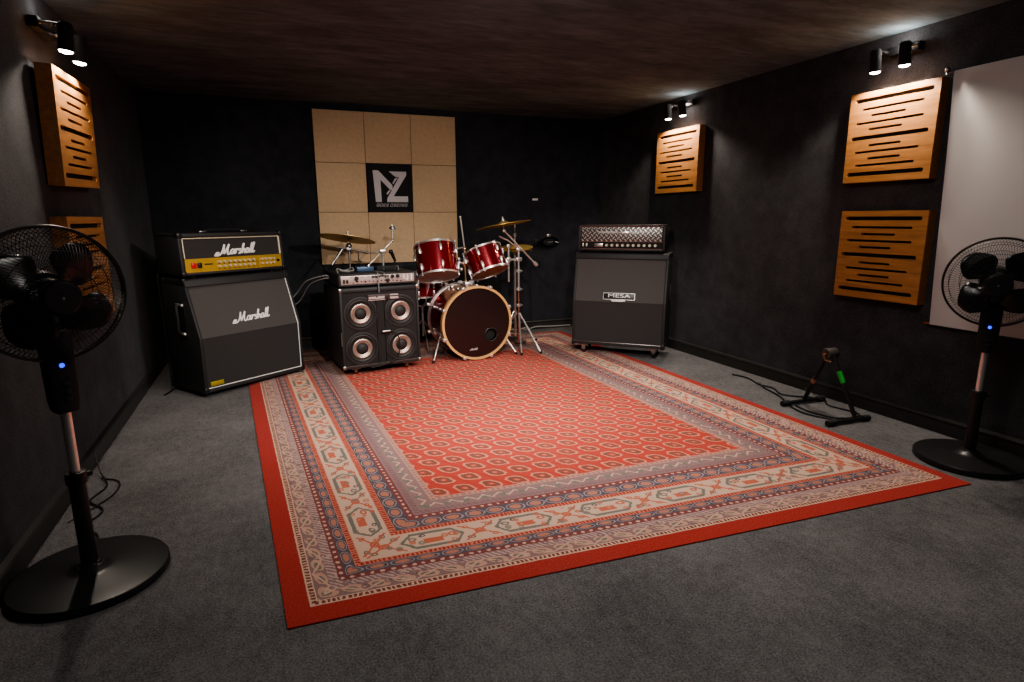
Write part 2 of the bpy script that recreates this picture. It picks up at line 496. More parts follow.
make_rug()

# ------------------------------------------------------------------ script lettering for the left amp (hand drawn strokes)
def script_logo(bm, width, M, r):
    """cursive white maker's script on an amp front, unit box 10 x 3"""
    k = width / 10.0
    strokes = [
        [(.0, .35), (.35, .75), (.75, .7), (.55, .45), (.1, .15), (-.3, .05), (.5, -.05), (1.2, .25), (1.75, 1.3), (2.15, 2.85)],
        [(2.15, 2.85), (2.05, 1.5), (2.05, .25)],
        [(2.05, .25), (2.7, 1.5), (3.35, 2.85)],
        [(3.35, 2.85), (3.05, 1.5), (2.95, .35), (3.2, .1), (3.6, .4)],
        [(4.65, 1.3), (4.2, 1.35), (3.8, .9), (3.75, .35), (4.1, .15), (4.5, .7), (4.75, 1.35), (4.6, .6), (4.7, .15), (5.0, .4)],
        [(5.0, .3), (5.15, .9), (5.25, 1.4), (5.35, 1.15), (5.75, 1.35), (5.6, 1.0)],
        [(6.45, 1.3), (6.0, 1.2), (6.05, .9), (6.35, .65), (6.25, .2), (5.75, .15)],
        [(6.25, .2), (6.6, .6), (7.15, 2.3), (7.2, 2.75), (6.95, 2.2), (6.8, 1.0), (6.7, .1)],
        [(6.75, .6), (7.1, 1.2), (7.4, 1.2), (7.35, .5), (7.45, .15), (7.75, .45)],
        [(8.5, 1.3), (8.05, 1.3), (7.75, .8), (7.75, .3), (8.1, .2), (8.4, .8), (8.6, 1.35), (8.45, .5), (8.6, .15), (8.85, .5)],
        [(8.85, .5), (9.3, 1.9), (9.5, 2.8), (9.25, 2.3), (9.05, .9), (9.1, .2), (9.35, .3)],
        [(9.35, .4), (9.8, 1.9), (10.05, 2.9), (9.8, 2.4), (9.55, .9), (9.65, .15), (10.1, .5)],
    ]
    for s in strokes:
        tube(bm, smooth_path([(x * k - width / 2 + (y - 1.2) * k * .12, y * k * .86 - width * .10 + (x - 5) * k * .03, 0) for x, y in s], 5), r, 6, M)

FRONT = Matrix(((1, 0, 0, 0), (0, 0, -1, 0), (0, 1, 0, 0), (0, 0, 0, 1)))      # local XY -> XZ plane facing -Y

# ------------------------------------------------------------------ slanted speaker cabinets
def side_matrix(x):       # polygon (y,z) extruded along +X from x
    return Matrix(((0, 0, 1, x), (1, 0, 0, 0), (0, 1, 0, 0), (0, 0, 0, 1)))
def slant_cab(t, W, D, H, zs, st, z0, grille_u, grille_l, lip_top, piping):
    """cabinet body: front at y=0, back at y=D, standing from z0"""
    rec = .014
    bm = bmesh.new()
    prof = [(rec, z0), (rec, zs), (st + rec, H), (D, H), (D, z0)]
    prism(bm, prof, W - .02, side_matrix(-W / 2 + .01))
    lip = [(0, z0), (0, zs), (st, H), (D, H), (D, z0)]
    for s in (-1, 1):
        prism(bm, lip, .022, side_matrix(-W / 2 if s < 0 else W / 2 - .022), bev=.006)
    ln = math.hypot(st, H - zs); ey, ez = st / ln, (H - zs) / ln
    tz = H - lip_top
    ty = st - (H - tz) * st / (H - zs)
    prism(bm, [(ty - .012, tz), (st - .012, H), (st, H + .008), (D, H + .004), (D, H - .03), (ty + rec + .02, tz)], W, side_matrix(-W / 2), bev=.006)
    prism(bm, [(0, z0), (0, z0 + .026), (rec + .01, z0 + .026), (rec + .01, z0)], W, side_matrix(-W / 2), bev=.004)
    obj('cabinet_shell', bm, m_tolex, t)
    g = .006
    zt = tz + .004; yt = st - (H - zt) * st / (H - zs)
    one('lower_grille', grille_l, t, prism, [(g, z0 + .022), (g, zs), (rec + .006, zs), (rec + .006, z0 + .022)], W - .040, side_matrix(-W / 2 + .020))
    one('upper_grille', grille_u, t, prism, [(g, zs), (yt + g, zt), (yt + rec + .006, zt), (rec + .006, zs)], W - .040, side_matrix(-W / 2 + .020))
    if piping:
        bm = bmesh.new()
        a = W / 2 - .026
        path = [(-a, .002, z0 + .030), (a, .002, z0 + .030), (a, .002, zs), (a, yt + .002, zt)]
        for i in range(3): tube(bm, path[i:i + 2], .0034, 8)
        obj('white_piping', bm, m_white, t)
    # corner caps
    for sx in (-1, 1):
        for (cy, cz) in ((.018, z0 + .016), (D - .018, z0 + .016), (st + .014, H - .012), (D - .018, H - .012)):
            one('corner_protector', m_black, t, box, (sx * (W / 2 - .012), cy, cz), (.034, .046, .046), .010)
    return (ey, ez)

def make_script_stack():
    yaw = math.radians(34.9)
    fl = Vector((-.452, 4.205, 0)); rx = Vector((math.cos(yaw), math.sin(yaw), 0))
    W, D, H = .775, .40, .758
    base = fl + rx * (W / 2)
    t = thing('speaker_cabinet', 'black slant-front guitar cabinet with white piping and white script, left of the bass rig', 'speaker', (base.x, base.y, RT + .001), yaw)
    ey, ez = slant_cab(t, W, D, H, .385, .125, .022, m_grille_lit, m_grille, .045, True)
    # logo on the slanted grille
    n = Vector((0, -ez, ey)); up = Vector((0, ey, ez))
    zc = .500; yc = (zc - .385) * .125 / (H - .385)
    M = Matrix((Vector((1, 0, 0)), up, n)).transposed().to_4x4(); M.translation = Vector((.015, yc + .002, zc - .02))
    one('script_logo', m_logo, t, script_logo, .275, M, .0060)
    one('badge', m_badge, t, box, (-W / 2 + .085, .000, .078), (.092, .010, .030), .002)
    # recessed side handle on the left end
    hd = one('side_handle', m_black, t, box, (-W / 2 - .001, .19, .50), (.008, .105, .225), .003)
    bm = bmesh.new()
    tube(bm, smooth_path([(-W / 2 - .006, .19, .59), (-W / 2 - .030, .18, .585), (-W / 2 - .034, .17, .50), (-W / 2 - .030, .18, .42), (-W / 2 - .006, .19, .41)], 5), .010, 10)
    obj('grip', bm, m_rubber, hd)
    for z in (.595, .405):
        bm = bmesh.new(); tube(bm, [(-W / 2 - .010, .155, z), (-W / 2 - .012, .215, z + .006)], .0075, 8); ball(bm, (-W / 2 - .010, .150, z), .012)
        obj('handle_bracket', bm, m_chrome, hd)
    for sx in (-1, 1):
        for y in (.07, D - .06): one('foot', m_rubber, t, lathe, [(0, 0), (.022, 0), (.026, .024), (0, .024)], 16, T(sx * (W / 2 - .08), y, 0))
    # the head
    hw, hd_, hh = .760, .29, .268
    z0 = RT + .001 + H + .021
    b2 = Vector((base.x, base.y, 0)) + Vector((-math.sin(yaw), math.cos(yaw), 0)) * .100 - rx * .014
    t = thing('amplifier_head', 'black guitar amplifier head with gold control panel on the slant-front cabinet', 'amplifier', (b2.x, b2.y, z0 - .012), yaw)
    b = .018
    bm = bmesh.new()
    prof = [(.0, b), (.018, b + hh), (hd_, b + hh), (hd_, b)]
    for s in (-1, 1): prism(bm, prof, .026, side_matrix(-hw / 2 if s < 0 else hw / 2 - .026), bev=.008)
    prism(bm, [(.018, b + hh - .030), (.018, b + hh), (hd_, b + hh), (hd_, b + hh - .030)], hw, side_matrix(-hw / 2), bev=.009)
    prism(bm, [(.0, b), (.0, b + .018), (hd_, b + .018), (hd_, b)], hw, side_matrix(-hw / 2), bev=.006)
    prism(bm, [(.022, b + .01), (.034, b + hh - .02), (hd_ - .01, b + hh - .02), (hd_ - .01, b + .01)], hw - .04, side_matrix(-hw / 2 + .02))
    obj('head_shell', bm, m_tolex, t)
    def face(y, z): return y
    zt = b + .105
    one('front_cloth', m_grille, t, prism, [(.012, zt), (.024, b + hh - .030), (.036, b + hh - .030), (.03, zt)], hw - .052, side_matrix(-hw / 2 + .026))
    cp = one('control_panel', m_gold, t, prism, [(.003, b + .018), (.008, zt), (.03, zt), (.03, b + .018)], hw - .052, side_matrix(-hw / 2 + .026))
    bm = bmesh.new(); a = hw / 2 - .030
    tube(bm, [(-a, .010, zt + .004), (-a, .020, b + hh - .034)], .0034, 8); tube(bm, [(a, .010, zt + .004), (a, .020, b + hh - .034)], .006, 8)
    tube(bm, [(-a, .020, b + hh - .034), (a, .020, b + hh - .034)], .0034, 8)
    obj('gold_piping', bm, simple('pale_gold_piping', (.7, .62, .45), .4), t)
    M = T(.004, .012, b + .150) @ R(math.radians(-4), 'X') @ FRONT
    one('script_logo', m_logo, t, script_logo, .285, M, .0062)
    for row, (zz, xs) in enumerate(((b + .078, [-.125 + i * .036 for i in range(8)] + [.19 + i * .032 for i in range(4)]),
                                    (b + .048, [-.125 + i * .036 for i in range(8)] + [.19 + i * .032 for i in range(4)]))):
        for x in xs:
            k = one('knob', m_knob, cp, lathe, [(0, .016), (.0075, .016), (.009, .002), (.009, 0), (0, 0)], 12, T(x, .006, zz) @ R(PI / 2, 'X'))
    one('power_switch', m_switch, cp, box, (-.300, .002, b + .062), (.034, .014, .034), .003)
    one('standby_switch', m_black, cp, box, (-.262, .002, b + .062), (.026, .014, .034), .003)
    for n_, x_, dx, zz, sz in ((6, -.222, .009, b + .066, (.006, .004, .009)), (9, -.128, .036, b + .030, (.018, .004, .004)), (9, -.128, .036, b + .064, (.016, .004, .003))):
        bm = bmesh.new()
        for i in range(n_): box(bm, (x_ + i * dx, .005, zz), sz)
        obj('marking', bm, m_black, cp)
    one('jack_socket', m_black, cp, lathe, [(0, .01), (.008, .01), (.011, 0), (0, 0)], 12, T(.325, .006, b + .062) @ R(PI / 2, 'X'))
    for sx in (-1, 1):
        one('corner_protector', m_black, t, box, (sx * (hw / 2 - .012), .030, b + hh - .012), (.036, .046, .036), .010)
        one('corner_protector', m_black, t, box, (sx * (hw / 2 - .012), .012, b + .012), (.036, .040, .032), .010)
    bm = bmesh.new()
    tube(bm, smooth_path([(-.14, .13, b + hh), (-.12, .13, b + hh + .014), (0, .13, b + hh + .016), (.12, .13, b + hh + .014), (.14, .13, b + hh)], 5), .008, 8)
    hnd = obj('carry_handle', bm, m_rubber, t)
    for s in (-1, 1): one('handle_end', m_steel, hnd, box, (s * .15, .13, b + hh + .006), (.05, .03, .012), .004)
    for sx in (-1, 1):
        for y in (.05, hd_ - .05): one('foot', m_rubber, t, lathe, [(0, 0), (.016, 0), (.018, b + .002), (0, b + .002)], 12, T(sx * (hw / 2 - .09), y, 0))
    return base, yaw, W, D
SB = make_script_stack()

def make_mesa_stack():
    a = Vector((2.354, 4.432, 0)); yaw = math.radians(-42.8)
    rx = Vector((math.cos(yaw), math.sin(yaw), 0)); ry = Vector((-math.sin(yaw), math.cos(yaw), 0))
    W, D, H = .770, .34, .845
    base = a + rx * (W / 2)
    t = thing('speaker_cabinet', 'grey-fronted slant guitar cabinet on casters in the right back corner', 'speaker', (base.x, base.y, RT + .002), yaw)
    z0 = .084
    ey, ez = slant_cab(t, W, D, H, .455, .085, z0, m_grille_lit, m_grille, .042, False)
    one('bottom_trim', m_steel, t, box, (0, -.001, z0 + .026), (W - .05, .006, .006), .002)
    # maker's plate: dark plate, bright rim, letters and a curved tab below
    n = Vector((0, -ez, ey)); up = Vector((0, ey, ez)); zc = .500; yc = (zc - .455) * .085 / (H - .455)
    M = Matrix((Vector((1, 0, 0)), up, n)).transposed().to_4x4(); M.translation = Vector((.005, yc + .004, zc))
    pl = one('logo_plate', m_black, t, box, (0, 0, .001), (.262, .056, .010), .003, 2, M)
    bm = bmesh.new()
    for y in (-.026, .026): box(bm, (0, y, .006), (.262, .005, .008), 0, 2, M)
    for x in (-.129, .129): box(bm, (x, 0, .006), (.005, .056, .008), 0, 2, M)
    prism(bm, [(-.075, -.024), (.06, -.024), (.05, -.038), (0, -.044), (-.055, -.042)], .008, M)
    obj('plate_rim', bm, m_steel, pl)
    bm = bmesh.new(); text_mesh('MESA', .058, .002, M @ T(0, .004, .008) @ Matrix.Diagonal((1.35, .72, 1, 1)), bm)
    obj('lettering', bm, m_logo, pl)
    for sx in (-1, 1):
        for y in (.06, D - .06):
            c = one('caster', m_steel, t, box, (sx * (W / 2 - .09), y, z0 - .008), (.085, .06, .014), .003)
            one('fork', m_steel, c, box, (sx * (W / 2 - .09), y, .055), (.036, .034, .05), .004)
            one('wheel', m_rubber, c, lathe, [(0, -.012), (.022, -.012), (.026, -.006), (.026, .006), (.022, .012), (0, .012)], 18, T(sx * (W / 2 - .09), y + .01, .026) @ R(PI / 2, 'Y'))
    hd = one('side_handle', m_black, t, box, (W / 2 + .001, .18, .53), (.008, .10, .19), .003)
    one('grip', m_rubber, hd, box, (W / 2 + .012, .18, .53), (.018, .03, .13), .006)
    # head
    hw, hd_, hh, b = .715, .25, .212, .014
    b2 = Vector((base.x, base.y, 0)) + ry * .092 - rx * .012
    z = RT + .002 + H + .009
    t = thing('amplifier_head', 'amplifier head with diamond-plate metal front on the right corner cabinet', 'amplifier', (b2.x, b2.y, z), yaw)
    bm = bmesh.new()
    for s in (-1, 1): box(bm, (s * (hw / 2 - .011), hd_ / 2, b + hh / 2), (.022, hd_, hh), .005)
    box(bm, (0, hd_ / 2, b + hh - .008), (hw, hd_, .016), .005); box(bm, (0, hd_ / 2, b + .008), (hw, hd_, .016), .005)
    box(bm, (0, hd_ / 2 + .02, b + hh / 2), (hw - .03, hd_ - .05, hh - .02))
    obj('head_shell', bm, m_tolex, t)
    one('diamond_plate', m_diamond, t, box, (0, .014, b + .134), (hw - .050, .012, .120), .002)
    cp = one('control_strip', m_matte, t, box, (0, .014, b + .046), (hw - .050, .012, .052), .002)
    for i in range(10):
        x = -.115 + i * .044
        one('knob', m_knob, cp, lathe, [(0, .016), (.010, .016), (.013, .004), (.013, 0), (0, 0)], 12, T(x, .008, b + .046) @ R(PI / 2, 'X'))
    one('name_plate', m_steel, cp, box, (-.185, .006, b + .046), (.075, .006, .030), .002)
    for x in (-.315, -.285): one('toggle_switch', m_knob, cp, box, (x, .004, b + .048), (.012, .012, .028), .003)
    bm = bmesh.new()
    for zz in (b + .018, b + .076): tube(bm, [(-hw / 2 + .024, .007, zz), (hw / 2 - .024, .007, zz)], .0028, 6)
    tube(bm, [(-hw / 2 + .01, .002, b + hh - .010), (hw / 2 - .01, .002, b + hh - .010)], .0032, 6)
    obj('bright_piping', bm, m_steel, t)
    bm = bmesh.new()
    for i in range(17): ball(bm, (-.32 + i * .04, .008, b + .186), .006, n=8)
    for i in range(17): ball(bm, (-.32 + i * .04, .008, b + .082), .0045, n=8)
    obj('screws', bm, m_chrome, t)
    lg = bmesh.new(); box(lg, (0, .007, b + .155), (.40, .004, .006)); box(lg, (-.02, .006, b + .147), (.30, .004, .005)); box(lg, (.02, .006, b + .150), (.09, .006, .016), .002)
    obj('emblem_bars', lg, m_chrome, t)
    for sx in (-1, 1):
        for y in (.05, hd_ - .05): one('foot', m_rubber, t, lathe, [(0, 0), (.014, 0), (.016, b + .002), (0, b + .002)], 12, T(sx * (hw / 2 - .07), y, 0))
make_mesa_stack()

# ------------------------------------------------------------------ bass rig
def make_bass_rig():
    yaw = math.radians(8.0)
    a = Vector((.443, 4.362, 0)); rx = Vector((math.cos(yaw), math.sin(yaw), 0)); ry = Vector((-math.sin(yaw), math.cos(yaw), 0))
    W, D, H, z0 = .600, .47, .646, .052
    base = a + rx * (W / 2)
    t = thing('bass_cabinet', 'black bass cabinet with four pale-ringed speakers beside the drum kit', 'speaker', (base.x, base.y, RT + .001), yaw)
    bm = bmesh.new()
    box(bm, (0, D / 2 + .012, (z0 + H) / 2), (W - .004, D - .024, H - z0), .006)
    for s in (-1, 1): box(bm, (s * (W / 2 - .010), D / 2, (z0 + H) / 2), (.020, D, H - z0), .006)
    box(bm, (0, D / 2, H - .014), (W, D, .036), .012); box(bm, (0, D / 2, z0 + .011), (W, D, .022), .006)
    obj('cabinet_shell', bm, m_tolex, t)
    one('baffle', simple('dark_baffle', (.012, .010, .010), .8), t, box, (0, .014, (z0 + H) / 2 - .008), (W - .036, .008, H - z0 - .05))
    cx, cz = .152, (z0 + H - .03) / 2
    for sx in (-1, 1):
        for sz in (-1, 1):
            M = T(sx * cx, .010, cz + sz * .130 - .006) @ R(PI / 2, 'X')
            sp = one('loudspeaker', m_surround, t, lathe, [(.128, .0), (.126, .006), (.112, .008), (.106, .003), (.096, .008), (.086, .002), (.080, -.001)], 40, M)
            one('speaker_cone', m_cone, sp, lathe, [(.074, .006), (.066, .009), (.048, .002), (.040, -.002)], 40, M)
            one('cone_gap', m_matte, sp, lathe, [(.086, -.001), (.070, -.003), (.0, -.003)], 32, M)
            one('dust_cap', m_surround, sp, lathe, [(.043, -.001), (.036, .008), (.022, .014), (0, .016)], 24, M)
    bm = bmesh.new()
    for x in (-.030, .030): box(bm, (x, .004, cz - .01), (.006, .010, H - z0 - .07))
    obj('centre_strip', bm, m_black, t)
    pl = one('logo_plate', simple('dark_plate', (.05, .035, .035), .4, .5), t, box, (.020, .002, H - .075), (.235, .010, .046), .002)
    bm = bmesh.new()
    box(bm, (-.062, -.004, H - .076), (.056, .004, .016)); box(bm, (.004, -.004, H - .075), (.052, .004, .018)); box(bm, (-.028, -.004, H - .081), (.012, .004, .010))
    box(bm, (.103, -.004, H - .060), (.064, .004, .010)); box(bm, (.103, -.004, H - .082), (.064, .004, .016)); box(bm, (-.03, -.004, H - .093), (.13, .004, .005))
    obj('plate_bars', bm, simple('plate_silver', (.62, .52, .50), .35, .5), pl)
    for sx in (-1, 1):
        for zz in (z0 + .014, H - .010):
            one('corner_protector', m_steel, t, box, (sx * (W / 2 - .008), .010, zz), (.026, .030, .030), .008)
    bm = bmesh.new()
    tube(bm, [(-W / 2 - .001, .000, z0 + .18), (-W / 2 - .001, .0, z0 + .28)], .004, 6)
    tube(bm, [(-W / 2 + .02, -.001, z0 + .022), (W / 2 - .02, -.001, z0 + .022)], .003, 6)
    obj('edge_trim', bm, m_steel, t)
    for sx in (-1, 1):
        for y in (.06, D - .06):
            c = one('caster', m_steel, t, box, (sx * (W / 2 - .10), y, z0 - .006), (.07, .06, .012), .003)
            one('wheel', simple('brown_wheel', (.10, .035, .02), .5), c, lathe, [(0, -.014), (.018, -.014), (.023, -.008), (.023, .008), (.018, .014), (0, .014)], 18, T(sx * (W / 2 - .10), y, .023) @ R(PI / 2, 'Y'))
    # head
    hw, hd_, hh, b = .585, .42, .086, .012
    b2 = Vector((base.x, base.y, 0)) + ry * .018
    z = RT + .001 + H + .004
    t2 = thing('bass_amplifier_head', 'low black amplifier head with pale pinkish panel on the four-speaker cabinet', 'amplifier', (b2.x, b2.y, z), yaw)
    bm = bmesh.new()
    box(bm, (0, hd_ / 2 + .01, b + hh / 2), (hw - .01, hd_ - .02, hh - .004), .003)
    box(bm, (0, hd_ / 2, b + hh - .005), (hw, hd_, .012), .004); box(bm, (0, hd_ / 2, b + .005), (hw, hd_, .012), .004)
    for s in (-1, 1): box(bm, (s * (hw / 2 - .008), hd_ / 2, b + hh / 2), (.016, hd_, hh), .004)
    obj('head_casing', bm, m_tolex, t2)
    fp = one('faceplate', m_silver, t2, box, (0, .008, b + hh / 2), (hw - .032, .010, hh - .024), .001)
    rnd = random.Random(4)
    for (x, zz, r) in [(-.165, .054, .016), (.105, .058, .014), (.145, .058, .014), (.068, .030, .014)]:
        one('knob', m_black, fp, lathe, [(0, .020), (r * .8, .020), (r, .004), (r, 0), (0, 0)], 14, T(x, .004, b + zz) @ R(PI / 2, 'X'))
    bm = bmesh.new()
    box(bm, (-.255, .002, b + .034), (.014, .004, .026)); box(bm, (-.232, .002, b + .034), (.014, .004, .026))
    for i in range(12): box(bm, (-.048 + i * .011, .001, b + .062 + rnd.uniform(-.004, .004)), (.007, .008, .016))
    for i in range(14): box(bm, (-.19 + i * .030, .002, b + .026 + rnd.uniform(-.006, .006)), (rnd.uniform(.006, .016), .004, rnd.uniform(.006, .011)))
    for i in range(5): box(bm, (-.20 + i * .04, .002, b + .062), (.028, .003, .004))
    obj('sliders_and_jacks', bm, m_matte, fp)
    bm = bmesh.new()
    for x in (.195, .225): box(bm, (x, .002, b + .046), (.006, .003, .040))
    box(bm, (.208, .002, b + .030), (.030, .003, .005)); box(bm, (.255, .002, b + .046), (.010, .004, .044))
    obj('bright_marks', bm, m_logo, fp)
    for sx in (-1, 1):
        for y in (.04, hd_ - .05): one('foot', m_rubber, t2, lathe, [(0, 0), (.012, 0), (.014, b + .002), (0, b + .002)], 12, T(sx * (hw / 2 - .06), y, 0))
    zt = z + b + hh + .001
    def P(x, y, zz): return b2 + rx * x + ry * y + Vector((0, 0, zz))
    # small things on top of the head
    p = P(-.045, .20, zt)
    bx = thing('effects_pedal', 'small blue-grey pedal box on top of the bass amplifier head', 'pedal', p, yaw)
    one('pedal_body', m_blue, bx, box, (0, 0, .018), (.13, .07, .036), .006)
    one('foot_switch', m_chrome, bx, lathe, [(0, .046), (.008, .046), (.010, .036), (0, .036)], 12, T(.03, -.01, 0))
    p = P(.125, .21, zt)
    bx = thing('power_supply_box', 'flat black box with pale edges right of the blue pedal', 'box', p, yaw)
    one('box_body', m_matte, bx, box, (0, 0, .016), (.17, .09, .032), .004)
    bm = bmesh.new()
    tube(bm, [(-.08, -.046, .031), (.085, -.046, .031), (.085, .045, .031)], .003, 6); tube(bm, [(.085, -.046, .031), (.085, -.046, .002)], .003, 6)
    for x in (-.03, .06): ball(bm, (x, -.046, .014), .006)
    obj('edge_rails', bm, m_steel, bx)
    bm = bmesh.new()
    pts = [P(-.27, .10, zt + .006), P(-.26, .16, zt + .03), P(-.20, .20, zt + .012), P(-.14, .17, zt + .010), P(-.135, .22, zt + .030), P(-.17, .25, zt + .010), P(-.23, .21, zt + .010), P(-.18, .13, zt + .006)]
    tube(bm, smooth_path(pts, 8), .0045, 7)
    tag(obj('signal_cable', bm, m_gcable), 'pale cable lying in a loop on the bass amplifier head', 'cable')
    # twin strands hanging over the front of the head
    bm = bmesh.new()
    tube(bm, [P(-.005, .10, zt + .005), P(-.012, -.006, zt + .006), P(-.012, -.026, zt - .004), P(-.012, -.030, zt - .05), P(-.014, -.036, zt - .10), P(-.014, -.036, zt - .14)], .0042, 6)
    tube(bm, [P(.008, .10, zt + .005), P(.030, -.006, zt + .006), P(.036, -.024, zt - .004), P(.070, -.028, zt - .045)], .0034, 6)
    tag(obj('hanging_strap', bm, simple('grey_strap', (.20, .19, .19), .5)), 'two thin pale cords hanging over the bass amplifier faceplate', 'cord')
    # speaker lead plugged into the middle of the cabinet front
    B = lambda x, y, zz: base + rx * x + ry * y + Vector((0, 0, zz))
    sl = thing('speaker_lead', 'black jack lead looping down the front of the bass cabinet', 'cable', B(.02, -.004, .325), yaw)
    one('jack_plug', m_steel, sl, cyl, (-.02, -.010, 0), (.035, -.016, .004), .010)
    bm = bmesh.new()
    tube(bm, smooth_path([(.033, -.016, .004), (.085, -.022, -.02), (.105, -.018, -.09), (.10, -.015, -.17), (.07, -.014, -.22), (-.02, -.014, -.252), (-.12, -.013, -.262)], 7), .0045, 7)
    obj('lead', bm, m_cable, sl)
    # double cable from the back of the script cabinet to the bass head
    bm = bmesh.new()
    q0 = Vector((.10, 4.93, .50)); q1 = P(-hw / 2 - .007, .26, z + b + .05)
    tube(bm, smooth_path([q0, q0 + Vector((.08, .0, .08)), (q0 + q1) / 2 + Vector((0, 0, .075)), q1 + Vector((-.03, 0, .012)), q1], 6), .005, 7)
    tube(bm, smooth_path([q0 + Vector((.02, 0, -.03)), q0 + Vector((.10, 0, .02)), (q0 + q1) / 2 + Vector((.02, 0, .045)), q1 + Vector((-.04, 0, -.01)), q1 + Vector((0, 0, -.01))], 6), .004, 7)
    tag(obj('patch_cable', bm, m_gcable), 'grey twin cable strung between the two black amplifier stacks at left', 'cable')
make_bass_rig()

def amp_cable():
    base, yaw, W, D = SB
    rx = Vector((math.cos(yaw), math.sin(yaw), 0)); ry = Vector((-math.sin(yaw), math.cos(yaw), 0))
    P = lambda x, y, z: base + rx * x + ry * y + Vector((0, 0, z))
    bm = bmesh.new(); x = -W / 2 - .012
    tube(bm, smooth_path([P(x + .02, .395, .80), P(x, .392, .795), P(x - .006, .392, .74), P(x - .004, .388, .5), P(x, .392, .2), P(x - .004, .38, .06), P(x - .02, .36, .012), P(x - .10, .30, .008)], 6), .005, 7)
    tag(obj('speaker_cable', bm, m_cable), 'thin cable running down the left back edge of the script cabinet', 'cable')
amp_cable()

# ------------------------------------------------------------------ drums
def drum(t, r, h, M, shell_mat, head_lo, head_hi, lugs=6, hoop=m_chrome, hoop_r=.006, hoop_h=.015, lug_rows=2):
    """cylinder along local z of M, from -h/2 to h/2; -z is the end seen by the camera"""
    one('shell', shell_mat, t, lathe, [(r, -h / 2), (r, h / 2), (r - .01, h / 2), (r - .01, -h / 2)], 48, M, True)
    for s in (-1, 1):
        z = s * (h / 2 + .001)
        one('hoop', hoop, t, lathe, [(r + .002, z - hoop_h / 2), (r + .002 + hoop_r, z - hoop_h / 2), (r + .002 + hoop_r, z + hoop_h / 2), (r + .002, z + hoop_h / 2)], 48, M, True)
    one('front_head', head_lo, t, lathe, [(r + .001, -h / 2 - .001), (r - .02, -h / 2 - .002), (0, -h / 2 - .002)], 48, M)
    one('rear_head', head_hi, t, lathe, [(r + .001, h / 2 + .001), (r - .02, h / 2 + .002), (0, h / 2 + .002)], 48, M)
    for k in range(lugs):
        a = 2 * PI * (k + .5) / lugs
        ca, sa = math.cos(a), math.sin(a)
        for s in ((-1, 1) if lug_rows == 2 else (0,)):
            bm = bmesh.new(); zc = s * h * .27
            Mm = M @ T(ca * (r + .008), sa * (r + .008), zc) @ R(a, 'Z')
            lathe(bm, [(0, -.030), (.009, -.026), (.013, -.010), (.013, .010), (.009, .026), (0, .030)], 12, Mm)
            if s: tube(bm, [(0, 0, s * .02), (0, 0, s * (h * .23 + .020))], .0035, 6, Mm); ball(bm, (0, 0, s * (h * .23 + .014)), .008, Mm, 8)
            obj('tension_lug', bm, m_chrome, t)

